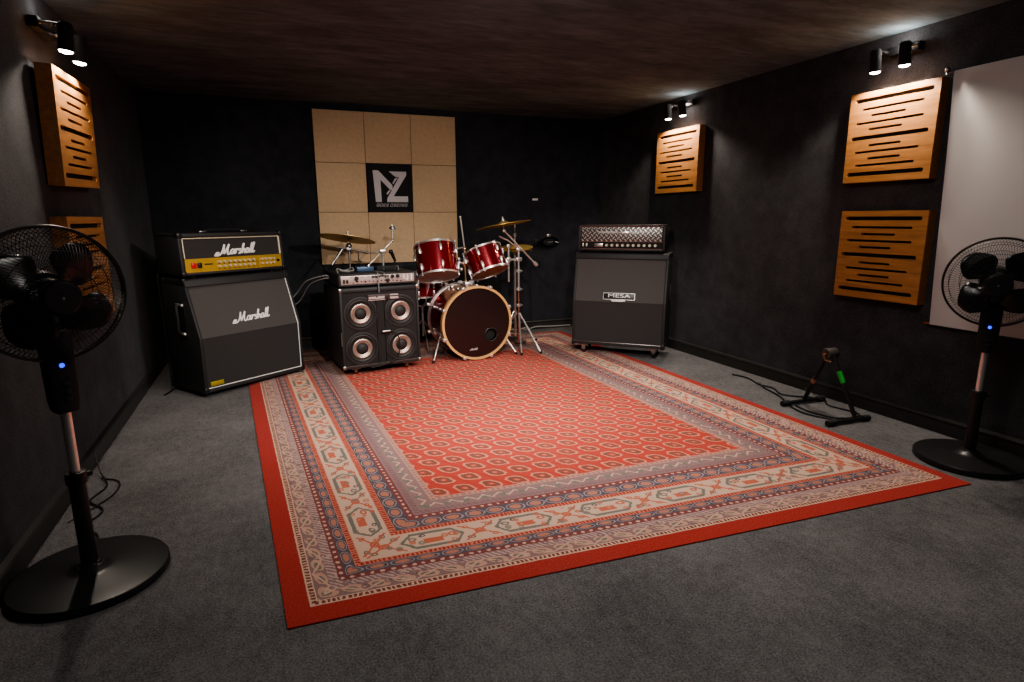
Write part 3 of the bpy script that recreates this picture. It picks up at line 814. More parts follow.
def make_drums():
    kc = Vector((1.512, 4.50, .318))
    t = thing('bass_drum', 'large red bass drum with dark front head and pale wooden hoop', 'drum', (kc.x, kc.y + .21, RT + .001), math.radians(3))
    z = kc.z - RT
    M = T(0, 0, z) @ R(-PI / 2, 'X')       # local z -> +y (away from the camera)
    r, h = .282, .40
    one('shell', m_redlac, t, lathe, [(r, -h / 2), (r, h / 2), (r - .01, h / 2), (r - .01, -h / 2)], 64, M, True)
    one('hoop', m_maple, t, lathe, [(r + .001, -h / 2 - .022), (r + .020, -h / 2 - .022), (r + .020, -h / 2 + .022), (r + .001, -h / 2 + .022)], 64, M, True)
    one('hoop', m_steel, t, lathe, [(r + .001, h / 2 - .012), (r + .012, h / 2 - .012), (r + .012, h / 2 + .012), (r + .001, h / 2 + .012)], 64, M, True)
    hc = Vector((.118, .105))       # port hole in the head (local x, down)
    # front head with the port cut out
    bm = bmesh.new(); n = 64
    o = [bm.verts.new((r * math.cos(2 * PI * k / n), r * math.sin(2 * PI * k / n), -h / 2 - .012)) for k in range(n)]
    i = [bm.verts.new((hc.x + .053 * math.cos(2 * PI * k / 32), hc.y + .053 * math.sin(2 * PI * k / 32), -h / 2 - .012)) for k in range(32)]
    eds = [bm.edges.new((L[k], L[(k + 1) % len(L)])) for L in (o, i) for k in range(len(L))]
    bmesh.ops.triangle_fill(bm, use_beauty=True, edges=eds)
    for v in bm.verts: v.co = M @ v.co
    fh = obj('front_head', bm, m_khead, t)
    one('port_ring', m_black, fh, ring, .053, .005, M @ T(hc.x, hc.y, -h / 2 - .013), 32)
    one('maker_mark', simple('grey_mark', (.35, .30, .29), .5), fh, script_logo, .062, M @ T(-.035, .215, -h / 2 - .013) @ R(PI, 'X'), .0035)
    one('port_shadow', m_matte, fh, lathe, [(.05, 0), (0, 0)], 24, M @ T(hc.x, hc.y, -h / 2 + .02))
    one('rear_head', m_chead, t, lathe, [(r, h / 2 + .002), (0, h / 2 + .002)], 48, M)
    for k in range(8):
        a = 2 * PI * (k + .5) / 8; ca, sa = math.cos(a), math.sin(a)
        bm = bmesh.new()
        Mm = M @ T(ca * (r + .010), sa * (r + .010), 0) @ R(a, 'Z')
        for s in (-1, 1):
            lathe(bm, [(0, -.026), (.010, -.022), (.014, 0), (.010, .022), (0, .026)], 10, Mm @ T(0, 0, s * .075))
            tube(bm, [(.006, 0, s * .09), (.012, 0, s * (h / 2 + .006))], .0036, 6, Mm)
            box(bm, (.014, 0, s * (h / 2 + .004)), (.024, .026, .052), .004, 2, Mm)
        obj('tension_lug', bm, m_chrome, t)
    for s in (-1, 1):
        bm = bmesh.new()
        q = Vector((s * (r + .005) * .92, -.08 + .02, z - .10)); f = Vector((s * (r + .085), -.175, .014))
        cyl(bm, q, f, .0075); ball(bm, tuple(q), .018)
        sp = obj('spur', bm, m_chrome, t)
        one('rubber_tip', m_rubber, sp, ball, tuple(f), .012)
    one('tom_mount', m_chrome, t, box, (.02, .04, z + r + .014), (.075, .085, .034), .010)
    bm = bmesh.new()
    cyl(bm, (.02, .09, z + r + .02), (.02, .10, z + r + .31), .013)
    ball(bm, (.02, .10, z + r + .30), .020); box(bm, (.02, .10, z + r + .17), (.045, .045, .05), .012)
    obj('mount_post', bm, simple('warm_chrome_post', (.62, .42, .26), .28, 1.0), t)
    bm = bmesh.new()
    zz = z + r
    for s, q in ((-1, (-.085, .13, zz + .195)), (1, (.12, .13, zz + .165))):
        tube(bm, [(.02, .10, zz + .175), ((.02 + q[0]) / 2, .11, zz + .185), q], .009, 8)
        box(bm, q, (.034, .034, .05), .010)
        ball(bm, ((.02 + q[0]) / 2, .09, zz + .185), .016)
    cyl(bm, (.02, .10, zz + .30), (-.012, .10, zz + .56), .0065); ball(bm, (-.012, .10, zz + .56), .010)
    tube(bm, smooth_path([(.02, .10, zz + .31), (-.05, .09, zz + .30), (-.08, .09, zz + .27), (-.12, .10, zz + .29)], 5), .007, 8)
    tube(bm, smooth_path([(.02, .10, zz + .26), (.06, .10, zz + .20), (.075, .10, zz + .16), (.13, .10, zz + .155)], 5), .010, 8)
    for q in ((-.04, .085, zz + .215), (.055, .085, zz + .22), (-.02, .085, zz + .13), (.07, .085, zz + .12)): ball(bm, q, .017)
    obj('tom_arms', bm, m_chrome, t)
    for x in (-.055, .045): one('wing_bolt', simple('pale_rubber', (.35, .33, .33), .6), t, ball, (x, .02, z + r + .028), .026, ID, 12, .6)

    # rack toms
    th = math.radians(22)
    c = Vector((1.262, 4.74, .806))
    t = thing('rack_tom', 'red rack tom on the left with a pale underside, above the bass drum', 'drum', c - Vector((0, 0, .15)), 0)
    drum(t, .166, .250, T(0, 0, .15) @ R(-th, 'X'), m_redlac, m_chead, m_chead, 6)
    c = Vector((1.690, 4.74, .795))
    t = thing('rack_tom', 'red rack tom on the right with a tan underside, tilted towards the drummer', 'drum', c - Vector((0, 0, .13)), 0)
    M = frame((0, 0, .13), Vector((-.20, .40, .89)))
    drum(t, .160, .195, M, m_redlac, m_thead, m_chead, 6)
    # floor snare behind the left tom
    t = thing('snare_drum', 'snare drum with chrome hoops half hidden behind the bass cabinet', 'drum', (1.235, 5.17, RT + .002), 0)
    drum(t, .170, .13, T(0, 0, .535), m_redlac, m_chead, m_chead, 8)
    for k in range(3):
        a = 2 * PI * k / 3 + .5
        bm = bmesh.new()
        tube(bm, [(.0, 0, .25), (.20 * math.cos(a), .20 * math.sin(a), .008)], .007, 8)
        tube(bm, [(.0, 0, .36), (.165 * math.cos(a), .165 * math.sin(a), .44), (.180 * math.cos(a), .180 * math.sin(a), .475)], .006, 8)
        obj('leg', bm, m_chrome, t)
    one('stand_tube', m_chrome, t, cyl, (0, 0, .10), (0, 0, .38), .011)

def cymbal(bm, r, M, dome=.016, bell=.018):
    lathe(bm, [(.006, dome + bell), (r * .08, dome + bell), (r * .15, dome + bell * .55), (r * .20, dome), (r * .6, dome * .62), (r, 0), (r, -.0016), (r * .6, dome * .62 - .002), (r * .2, dome - .002), (.006, dome + bell - .003)], 56, M)
def tripod(t, foot_r, zh, zl, angs, mat=m_chrome):
    for a in angs:
        bm = bmesh.new(); ca, sa = math.cos(a), math.sin(a)
        f = Vector((foot_r * ca, foot_r * sa, .010))
        tube(bm, [(.014 * ca, .014 * sa, zh), f], .0075, 8)
        tube(bm, [(.012 * ca, .012 * sa, zl), Vector((.014 * ca, .014 * sa, zh)).lerp(f, .55)], .005, 6)
        lg = obj('leg', bm, mat, t)
        one('rubber_foot', m_rubber, lg, ball, (f.x, f.y, .013), .013)
def make_stands():
    m_warm = simple('warm_chrome_tube', (.66, .48, .40), .24, 1.0)
    # boom stand with the crash, right of the kit
    b = Vector((2.005, 4.78, RT + .001))
    t = thing('boom_cymbal_stand', 'chrome boom stand right of the bass drum holding the high crash cymbal', 'stand', b, 0)
    z = lambda w: w - b.z
    one('pole', m_warm, t, cyl, (0, 0, .06), (0, 0, z(.55)), .0135)
    one('upper_pole', m_chrome, t, cyl, (0, 0, z(.53)), (0, 0, z(.885)), .010)
    for w in (.54, .70, .40):
        bm = bmesh.new(); lathe(bm, [(0, -.014), (.019, -.014), (.019, .014), (0, .014)], 14, T(0, 0, z(w))); cyl(bm, (-.03, -.01, z(w)), (.03, -.01, z(w)), .005)
        obj('collar', bm, m_chrome, t)
    bm = bmesh.new(); ball(bm, (0, 0, z(.885)), .022); box(bm, (0, -.004, z(.885)), (.05, .03, .03), .010)
    obj('clamp', bm, m_chrome, t)
    tripod(t, .29, z(.33), z(.14), (math.radians(-108), math.radians(-72), math.radians(150)))
    p0 = Vector((1.872, 4.78, 1.045)) - b; p1 = Vector((2.168, 4.78, .752)) - b
    bm = bmesh.new(); cyl(bm, p0, p1, .0075); ball(bm, tuple(p0), .017)
    bo = obj('boom_arm', bm, m_chrome, t)
    one('counterweight', m_chrome, bo, cyl, p1 + Vector((-.015, 0, .015)), p1 + Vector((.010, 0, -.010)), .017)
    ctr = Vector((1.870, 4.78, 1.092)) - b
    ax = Vector((-.14, .12, 1)).normalized()
    bm = bmesh.new(); cyl(bm, p0, ctr + ax * .07, .0055); lathe(bm, [(0, .0), (.014, 0), (.012, .016), (0, .016)], 12, frame(ctr + ax * .034, ax)); obj('tilter_rod', bm, m_chrome, t)
    # side clamp with a short tube
    bm = bmesh.new()
    tube(bm, [(0, -.005, z(.80)), (-.095, -.005, z(.80))], .010, 8); box(bm, (0, -.004, z(.80)), (.055, .036, .036), .008); box(bm, (-.095, -.004, z(.80)), (.036, .034, .04), .008)
    cyl(bm, (-.095, -.005, z(.61)), (-.095, -.005, z(.91)), .009); box(bm, (-.098, -.005, z(.915)), (.034, .034, .035), .010)
    tube(bm, [(-.02, -.005, z(.905)), (-.11, -.02, z(.965)), (-.19, -.03, z(1.0))], .0065, 8)
    obj('side_clamp', bm, m_chrome, t)
    cy = bmesh.new(); cymbal(cy, .236, frame((0, 0, 0), ax))
    o = obj('crash_cymbal', cy, m_brass); o.location = b + ctr
    tag(o, 'large brass crash cymbal on the boom arm, right of the toms', 'cymbal')
    # hi-hat stand behind
    b2 = Vector((2.09, 5.07, RT + .001))
    t = thing('hi_hat_stand', 'hi-hat stand with upright rod behind the boom stand', 'stand', b2, 0)
    z = lambda w: w - b2.z
    one('tube', m_chrome, t, cyl, (0, 0, .05), (0, 0, z(.84)), .012)
    one('pull_rod', m_chrome, t, cyl, (0, 0, z(.84)), (0, 0, z(1.105)), .0045)
    bm = bmesh.new(); lathe(bm, [(0, -.016), (.014, -.016), (.014, .016), (0, .016)], 12, T(0, 0, z(1.0))); ball(bm, (0, 0, z(1.11)), .009); obj('clutch', bm, m_chrome, t)
    tripod(t, .20, z(.30), z(.12), (math.radians(-15), math.radians(105), math.radians(200)))
    one('pedal', m_steel, t, box, (.0, -.03, .022), (.09, .24, .018), .005)
    for w, s, lab in ((.885, 1, 'upper brass hi-hat cymbal of the pair behind the boom stand'), (.868, -1, 'lower brass hi-hat cymbal of the pair behind the boom stand')):
        cy = bmesh.new(); cymbal(cy, .165, frame((0, 0, 0), Vector((-.10, -.10 if s > 0 else -.08, s))), .012, .016)
        o = obj('hi_hat_cymbal', cy, m_brass); o.location = (b2.x, b2.y, w); tag(o, lab, 'cymbal', 'hi-hat cymbals')
    # left boom stand behind the bass rig
    b3 = Vector((.905, 5.16, RT + .001))
    t = thing('boom_cymbal_stand', 'chrome boom stand with a bare tilter behind the bass amplifier', 'stand', b3, 0)
    z = lambda w: w - b3.z
    one('pole', m_chrome, t, cyl, (0, 0, .05), (0, 0, z(.875)), .011)
    tripod(t, .22, z(.30), z(.12), (math.radians(100), math.radians(220), math.radians(-20)))
    bm = bmesh.new()
    cyl(bm, (-.12, 0, z(.765)), (.085, -.005, z(.965)), .0065); cyl(bm, (.085, -.005, z(.965)), (.090, -.005, z(1.06)), .006)
    obj('boom_arm', bm, m_chrome, t)
    bm = bmesh.new(); box(bm, (0, 0, z(.878)), (.062, .04, .036), .010); ball(bm, (.085, -.005, z(.965)), .015); obj('clamp', bm, m_chrome, t)
    bm = bmesh.new(); lathe(bm, [(0, -.012), (.026, -.010), (.026, .008), (.010, .014), (.008, .03), (0, .03)], 14, T(.090, -.005, z(1.07))); box(bm, (.105, -.005, z(1.072)), (.05, .018, .018), .005); obj('tilter', bm, m_steel, t)
    # crash stand left
    b4 = Vector((.632, 5.20, RT + .001))
    t = thing('cymbal_stand', 'cymbal stand behind the bass cabinet holding the left crash cymbal', 'stand', b4, 0)
    z = lambda w: w - b4.z
    one('pole', m_chrome, t, cyl, (0, 0, .05), (0, 0, z(.72)), .011)
    tripod(t, .22, z(.28), z(.12), (math.radians(80), math.radians(200), math.radians(-40)))
    bm = bmesh.new()
    cyl(bm, (0, 0, z(.70)), (0, 0, z(.92)), .008); cyl(bm, (-.055, 0, z(.90)), (-.15, -.03, z(.775)), .009)
    tube(bm, [(-.10, 0, z(.915)), (0, 0, z(.90)), (.13, 0, z(.87)), (.23, 0, z(.865))], .0065, 8)
    tube(bm, [(.075, 0, z(.88)), (.075, 0, z(.80)), (.10, 0, z(.79))], .006, 8)
    obj('boom_arm', bm, m_steel, t)
    bm = bmesh.new(); ball(bm, (0, 0, z(.925)), .026); box(bm, (-.005, 0, z(.90)), (.05, .035, .04), .010); obj('clamp', bm, m_steel, t)
    ax = Vector((.17, .15, 1)).normalized()
    bm = bmesh.new(); c0 = Vector((-.012, 0, z(.985))); cyl(bm, (0, 0, z(.925)), c0 + ax * .065, .005); lathe(bm, [(0, 0), (.014, 0), (.012, .018), (0, .018)], 12, frame(c0 + ax * .036, ax)); obj('tilter_rod', bm, m_chrome, t)
    cy = bmesh.new(); cymbal(cy, .235, frame((0, 0, 0), ax))
    o = obj('crash_cymbal', cy, m_brass); o.location = b4 + c0
    tag(o, 'dull brass crash cymbal above the bass amplifier head', 'cymbal')
    # small microphone on a short stand
    b5 = Vector((.982, 5.045, RT + .001))
    t = thing('microphone_stand', 'thin stand with a small black microphone behind the bass amplifier', 'microphone', b5, 0)
    one('stand_tube', m_black, t, cyl, (0, 0, .02), (0, 0, .80), .007)
    one('stand_base', m_black, t, lathe, [(0, 0), (.075, 0), (.075, .012), (.02, .024), (0, .024)], 24)
    bm = bmesh.new(); cyl(bm, (.004, 0, .79), (-.028, -.02, .862), .011, r2=.015); ball(bm, (-.033, -.022, .868), .019); obj('microphone_body', bm, m_black, t)
make_drums(); make_stands()

# ------------------------------------------------------------------ back wall panel and banner
def make_back():
    xs = [.440, .873, 1.290, 1.716]; zs = [.745, 1.208, 1.636, 2.076]
    pos = {0: 'bottom', 1: 'middle', 2: 'top'}; side = {0: 'left', 1: 'centre', 2: 'right'}
    for j in range(3):
        for i in range(3):
            if i == 1 and j == 1: continue
            o = one('acoustic_tile', m_cream, None, box, ((xs[i] + xs[i + 1]) / 2, YB - .0155, (zs[j] + zs[j + 1]) / 2), (xs[i + 1] - xs[i] - .003, .029, zs[j + 1] - zs[j] - .003), .003)
            tag(o, 'tan square wall tile, %s row, %s column of the back wall panel' % (pos[j], side[i]), 'acoustic panel', 'tan wall tiles')
    # banner over the middle square
    x0, x1, z0, z1 = .880, 1.283, 1.212, 1.640
    t = thing('logo_banner', 'black square banner with large pale NZ lettering on the tan tiles', 'banner', ((x0 + x1) / 2, YB - .001, z0), 0)
    w, h = x1 - x0, z1 - z0
    one('cloth', m_banner, t, box, (0, -.018, h / 2), (w, .034, h), .003)
    M = T(-w / 2, -.0355, 0) @ FRONT
    # pixel boxes taken from the photograph's banner: 107..598 across, 95..605 down
    def q(px, py): return ((px - 112) / 482 * w, (1 - (py - 97) / 505) * h)
    bm = bmesh.new()
    polys = [[(170, 170), (230, 170), (378, 322), (378, 372), (352, 372), (250, 268), (255, 500), (190, 500)],
             [(342, 178), (535, 178), (535, 215), (388, 438), (545, 438), (548, 500), (312, 500), (316, 460), (452, 238), (410, 232)],
             [(408, 250), (440, 240), (388, 312), (378, 300)],
             [(340, 372), (356, 378), (320, 424), (308, 410)]]
    for k, pl in enumerate(polys):
        prism(bm, [q(*p) for p in pl], .0015 + .0004 * k, M)
    obj('letters', bm, m_print, t)
    bm = bmesh.new()
    # band of tiny slanted lettering under the monogram
    gl = [(195, 230), (234, 262), (266, 296), (300, 328), (344, 378), (383, 410), (414, 440), (444, 470), (474, 500), (504, 536)]
    for n, (a, b) in enumerate(gl):
        y0, y1 = 518, 546
        st = [[(a, y1), (a + 10, y0), (b, y0)], [(b - 2, y0), (b - 8, y1), (a + 4, y1)], [(a + 6, (y0 + y1) / 2), (b - 6, (y0 + y1) / 2)]]
        if n % 3 == 1: st = st[:2]
        if n % 4 == 2: st = [st[0], [(b - 2, y0), (a + 6, y1), (b - 4, y1)]]
        for s in st:
            P = [q(*p) for p in s]
            for (xa, ya), (xb, yb) in zip(P[:-1], P[1:]):
                tube(bm, [(xa, ya, .001), (xb, yb, .001)], .0022, 5, M)
    obj('small_lettering', bm, m_print, t)
    # small items on the back wall
    o = one('wall_label', m_white, None, box, (2.552, YB - .003, 1.334), (.062, .006, .020), .002)
    tag(o, 'tiny white label stuck high on the black back wall', 'label')
    t = thing('cable_coil', 'black glossy cable coil hanging on the back wall right of the cymbals', 'cable', (2.70, YB - .004, .93), 0)
    m_gl = simple('glossy_black', (.008, .008, .009), .18)
    bm = bmesh.new()
    for k in range(4):
        ring(bm, .060 + .006 * k, .0065, T(0, -.022 - .006 * k, -.02) @ Matrix.Diagonal((1.3, 1, .62, 1)) @ R(PI / 2, 'X'), 32, 8)
    obj('coil', bm, m_gl, t)
    bm = bmesh.new()
    box(bm, (0, -.004, .035), (.03, .008, .04), .003); tube(bm, [(0, -.006, .045), (0, -.05, .04), (0, -.056, .055)], .006, 8); tube(bm, [(-.02, -.045, -.028), (.03, -.05, -.020)], .005, 6)
    obj('hook', bm, m_chrome, t)
    o = one('wall_socket', m_black, None, box, (2.560, YB - .008, .900), (.03, .014, .07), .003)
    tag(o, 'small black wall plate left of the hanging cable coil', 'socket')
make_back()

# ------------------------------------------------------------------ slotted wooden panels
SLOTS = [(.06, .94, .085, .048), (.15, .85, .185, .028), (.27, .67, .262, .028), (.10, .86, .338, .028), (.26, .64, .412, .028),
         (.05, .93, .500, .048), (.28, .65, .590, .028), (.12, .85, .660, .028), (.28, .66, .735, .028), (.14, .82, .808, .028), (.05, .93, .905, .048)]
def make_panel(label, w, h, loc, side):
    """front plate faces local -Y; side=+1 hangs on the right wall, -1 on the left"""
    rz = -PI / 2 if side > 0 else PI / 2
    t = thing('wooden_diffuser', label, 'acoustic panel', loc, rz, None)
    d, th = .062, .020
    # local +Y points into the wall for both: check by rotation (right wall: local y -> +x)
    bm = bmesh.new()
    loops = [[(-w / 2, 0), (w / 2, 0), (w / 2, h), (-w / 2, h)]]
    for a, b, v, tk in SLOTS:
        r = tk * h / 2 * .9; z = (1 - v) * h; x0, x1 = (a - .5) * w + r, (b - .5) * w - r
        lp = [(x1 + r * math.sin(PI * k / 6), z - r * math.cos(PI * k / 6)) for k in range(7)] + [(x0 - r * math.sin(PI * k / 6), z + r * math.cos(PI * k / 6)) for k in range(7)]
        loops.append(lp)
    eds = []; rims = []
    for lp in loops:
        vs = [bm.verts.new((x, -d, z)) for x, z in lp]; rims.append(vs)
        eds += [bm.edges.new((vs[k], vs[(k + 1) % len(vs)])) for k in range(len(vs))]
    bmesh.ops.triangle_fill(bm, use_beauty=True, edges=eds)
    for n, vs in enumerate(rims):
        dep = -d + th if n else -.0005
        low = [bm.verts.new((v.co.x, dep, v.co.z)) for v in vs]
        for k in range(len(vs)):
            k2 = (k + 1) % len(vs); bm.faces.new((vs[k], vs[k2], low[k2], low[k]))
    obj('slotted_face', bm, m_wood_x, t, ang=30)
    one('dark_backing', m_matte, t, box, (0, -d + th + .006, h / 2), (w - .004, .008, h - .004))
    one('hanging_rail', m_matte, t, box, (0, -.006, h - .06), (w * .7, .010, .030))
    return t
m_wood_x = mat_wood('honey_wood_face', 'x')
def wall_panels():
    e = .0005
    make_panel('honey wooden slotted panel nearest the grey sheet, upper of two on the right wall', .512, .498, (XR - e, 2.414, 1.345), 1)
    make_panel('honey wooden slotted panel nearest the grey sheet, lower of two on the right wall', .520, .505, (XR - e, 2.392, .677), 1)
    make_panel('small far honey wooden slotted panel alone on the right wall near the corner', .555, .512, (XR - e, 4.290, 1.357), 1)
    p = make_panel('honey wooden slotted panel under the left spotlights, upper of two on the left wall', .605, .495, (XL + .004, 3.500, 1.306), -1)
    p.rotation_euler = (math.radians(2.2), math.radians(-1.6), PI / 2)
    make_panel('honey wooden slotted panel half hidden behind the left fan', .625, .500, (XL + e, 3.470, .665), -1)
wall_panels()

# ------------------------------------------------------------------ twin spotlights
def make_spot(label, loc, side, dy, zdrop, power):
    """fixture on a side wall: bar and two downward heads"""
    rz = -PI / 2 if side > 0 else PI / 2
    t = thing('wall_spotlight', label, 'spotlight', loc, rz)
    out = .13
    one('wall_bar', m_black, t, box, (0, -.022, .105), (dy * 1.12, .042, .046), .006)
    for s in (-1, 1):
        x = s * dy / 2
        bm = bmesh.new()
        tube(bm, [(x, -.04, .105), (x, -.075, .105)], .007, 8); ball(bm, (x + s * .030, -.09, .095), .010); tube(bm, [(x, -.09, .095), (x + s * .034, -.09, .095)], .006, 8)
        obj('joint', bm, m_steel, t)
        M = T(x, -out, .055) @ R(math.radians(6), 'X')
        h = one('lamp_head', m_matte, t, lathe, [(0, .058), (.020, .058), (.027, .050), (.029, -.050), (.031, -.058), (.027, -.058), (.025, -.040)], 24, M)
        bm = bmesh.new(); tube(bm, [(x, -.075, .105), (x, -out, .10)], .008, 8); obj('arm', bm, m_black, t)
        one('lamp_lens', m_lamp, h, lathe, [(.026, -.056), (.023, -.063), (.012, -.067), (0, -.068)], 20, M)
        L = bpy.data.lights.new('spot_beam', 'SPOT'); L.energy = power; L.color = (1.0, .88, .75); L.spot_size = math.radians(138); L.spot_blend = .45; L.shadow_soft_size = .022
        lo = bpy.data.objects.new('spot_beam', L); COL.objects.link(lo); lo.parent = t
        lo.location = (x, -out - .004, -.020)
        lo.rotation_euler = (math.radians(6), 0, 0)
    return t
P_SPOT = 27.0
make_spot('twin black spotlights above the two panels beside the grey sheet', (XR - .0005, 2.405, 1.930), 1, .165, 0, P_SPOT)
make_spot('twin black spotlights above the small far panel on the right wall', (XR - .0005, 4.245, 1.955), 1, .185, 0, P_SPOT)
make_spot('twin black spotlights above the panels on the left wall', (XL + .0005, 3.370, 1.862), -1, .21, 0, P_SPOT * .75)

# ------------------------------------------------------------------ grey sheet on the right wall
def make_sheet():
    t = thing('projection_sheet', 'large grey-white vinyl sheet hung flat on the right wall behind the fan', 'screen', (XR, 1.5, .58), 0)
    bm = bmesh.new(); ny, nz = 60, 60
    y0, y1 = 2.117, .55; H = 1.285
    vs = {}
    for j in range(nz + 1):
        for i in range(ny + 1):
            a, b = i / ny, j / nz
            y = y0 + (y1 - y0) * a - (1 - b) * .045 * (1 - a)
            z = b * H - .012 * (1 - a) * 0 + .010 * math.sin(a * 9) * (1 if j == nz else 0) * .3
            # puckers running from the top hook
            da = a * 1.58; db = (1 - b) * H
            rr = math.hypot(da, db); an = math.atan2(db, da + 1e-6)
            x = -.030 - .010 * math.exp(-rr * 2.4) * math.sin(an * 9) - .004 * math.sin(a * 14 + b * 2) * (b ** 2) - .003 * math.sin(b * 6 + a * 3)
            vs[i, j] = bm.verts.new((x, y - 1.5, z))
    for j in range(nz):
        for i in range(ny): bm.faces.new((vs[i, j], vs[i + 1, j], vs[i + 1, j + 1], vs[i, j + 1]))
    obj('vinyl', bm, m_sheet, t, ang=60)
    bm = bmesh.new()
    tube(bm, [(-.009, .655, 1.290), (-.035, .655, 1.290), (-.040, .648, 1.270)], .006, 8); ball(bm, (-.035, .655, 1.295), .013); tube(bm, [(-.030, .652, 1.285), (-.018, .585, 1.270)], .005, 6)
    obj('top_hook', bm, m_steel, t)
    bm = bmesh.new(); tube(bm, [(-.008, .60, .005), (-.022, .60, .003), (-.022, .575, .006)], .006, 8); obj('bottom_hook', bm, simple('copper_hook', (.5, .2, .1), .4, .8), t)
    bm = bmesh.new(); tube(bm, [(-.016, .585, -.002), (-.016, -.95, -.002)], .006, 8); obj('bottom_rod', bm, m_black, t)
make_sheet()

# ------------------------------------------------------------------ stand fans
def make_fan(label, loc, rz, hz, phase, k=1.0, led=.722):
    t = thing('pedestal_fan', label, 'fan', loc, rz, None)
    R0 = .224
    one('base', m_fanblk, t, lathe, [(0, 0), (R0 - .006, 0), (R0, .006), (R0, .022), (R0 - .004, .028), (R0 - .05, .034), (.07, .038), (.052, .042), (.040, .052), (.034, .055), (0, .055)], 72)
    bm = bmesh.new()
    cyl(bm, (0, 0, .05), (0, 0, .345 * k), .0235, 24); lathe(bm, [(.0236, .05), (.034, .052), (.030, .060), (.0236, .062)], 24)
    obj('lower_pole', bm, m_fanblk, t)
    bm = bmesh.new(); lathe(bm, [(.024, .335 * k), (.029, .335 * k), (.030, .352 * k), (.028, .372 * k), (.015, .374 * k)], 24); box(bm, (.034, 0, .355 * k), (.022, .016, .016), .004)
    obj('collar', bm, m_black, t)
    one('chrome_pole', m_chrome, t, cyl, (0, 0, .36 * k), (0, 0, .585 * k), .0145, 20)
    # control box: tapering casing with buttons and a blue light
    bm = bmesh.new()
    prism(bm, [(-.030, .572 * k), (.030, .572 * k), (.036, .61 * k), (.040, hz - .135), (.034, hz - .11), (-.034, hz - .11), (-.040, hz - .135), (-.036, .61 * k)], .058, Matrix(((1, 0, 0, 0), (0, 0, 1, -.032), (0, 1, 0, 0), (0, 0, 0, 1))), bev=.008)
    cb = obj('control_box', bm, m_fanblk, t)
    one('power_light', m_led, cb, lathe, [(0, .005), (.0062, .004), (.0075, 0), (0, 0)], 14, T(0, -.032, led) @ R(PI / 2, 'X'))
    for zz in (led - .06, led - .085, led - .11): one('button', m_black, cb, box, (.004, -.034, zz), (.018, .006, .012), .002)
    bm = bmesh.new(); cyl(bm, (0, .0, hz - .125), (0, .02, hz - .03), .026, 16, .034); box(bm, (0, .01, hz - .09), (.05, .05, .06), .012)
    nk = obj('neck', bm, m_fanblk, t)
    one('hinge_knob', m_steel, nk, lathe, [(0, .012), (.012, .012), (.015, 0), (0, 0)], 14, T(.0, -.018, hz - .08) @ R(PI / 2, 'X'))
    A = T(0, .02, hz) @ R(math.radians(4), 'X') @ R(PI / 2, 'X')       # local +z -> towards -Y (front)
    one('motor_housing', m_fanblk, t, lathe, [(0, -.12), (.045, -.115), (.060, -.09), (.064, -.03), (.060, .015), (.030, .03), (0, .03)], 28, A)
    RG = .196
    def wires(bm, z0, z1, n, swirl, r0, k):
        for i in range(n):
            a = 2 * PI * i / n; pts = []
            for j in range(k + 1):
                f = j / k; rr = r0 + (RG - r0) * f
                z = z0 + (z1 - z0) * math.sqrt(max(0, 1 - f ** 3.2))
                aa = a + swirl * f
                pts.append((rr * math.cos(aa), rr * math.sin(aa), z))
            tube(bm, pts, .00085, 4, A, caps=False)
    g = bmesh.new(); wires(g, .055, .135, 104, .35, .05, 7)
    for rr, z in ((.135, .127), (.175, .108), (.095, .133)): ring(g, rr, .0012, A @ T(0, 0, z), 48, 4)
    obj('front_grille', g, m_fanblk, t)
    g = bmesh.new(); wires(g, .045, -.018, 96, -.30, .055, 6)
    for rr, z in ((.135, -.012), (.175, .004), (.095, -.016)): ring(g, rr, .0012, A @ T(0, 0, z), 48, 4)
    obj('rear_grille', g, m_fanblk, t)
    one('grille_rim', simple('dark_rim', (.05, .045, .042), .35, .4), t, lathe, [(RG - .003, .042), (RG + .005, .040), (RG + .007, .050), (RG + .005, .062), (RG - .003, .060)], 72, A, True)
    one('hub_badge', m_black, t, lathe, [(0, .142), (.044, .140), (.052, .132), (.052, .126), (0, .126)], 32, A)
    one('badge_dot', m_steel, t, lathe, [(0, .1445), (.004, .1435), (.005, .1405)], 12, A)
    one('blade_hub', m_blade, t, lathe, [(0, .085), (.030, .083), (.045, .070), (.048, .035), (0, .035)], 28, A)
    for b in range(4):
        bm = bmesh.new(); nr, na = 10, 9; vs = {}
        for i in range(nr + 1):
            f = i / nr; rr = .040 + (.170 - .040) * f
            half = .24 + .44 * math.sin(PI * min(1, f * .88 + .04)) ** .9
            for j in range(na + 1):
                g_ = j / na * 2 - 1
                ang = phase + b * PI / 2 + g_ * half + .18 * f
                shrink = 1 - .16 * abs(g_) ** 2.5 * f
                z = .058 + .030 * g_ * (1 - .35 * f) + .006 * math.cos(g_ * PI / 2)
                vs[i, j] = bm.verts.new(A @ Vector((rr * shrink * math.cos(ang), rr * shrink * math.sin(ang), z)))
        for i in range(nr):
            for j in range(na): bm.faces.new((vs[i, j], vs[i + 1, j], vs[i + 1, j + 1], vs[i, j + 1]))
        bl = obj('blade', bm, m_blade, t, ang=60)
        sm = bl.modifiers.new('thick', 'SOLIDIFY'); sm.thickness = .0022
    return t
make_fan('black pedestal fan in the left foreground against the left wall', (-.620, 2.142, 0), math.radians(34), .940, math.radians(46), 1.0, .722)
make_fan('black pedestal fan at right in front of the grey sheet', (3.030, 1.655, 0), math.radians(-57), .862, math.radians(128), .935, .655)

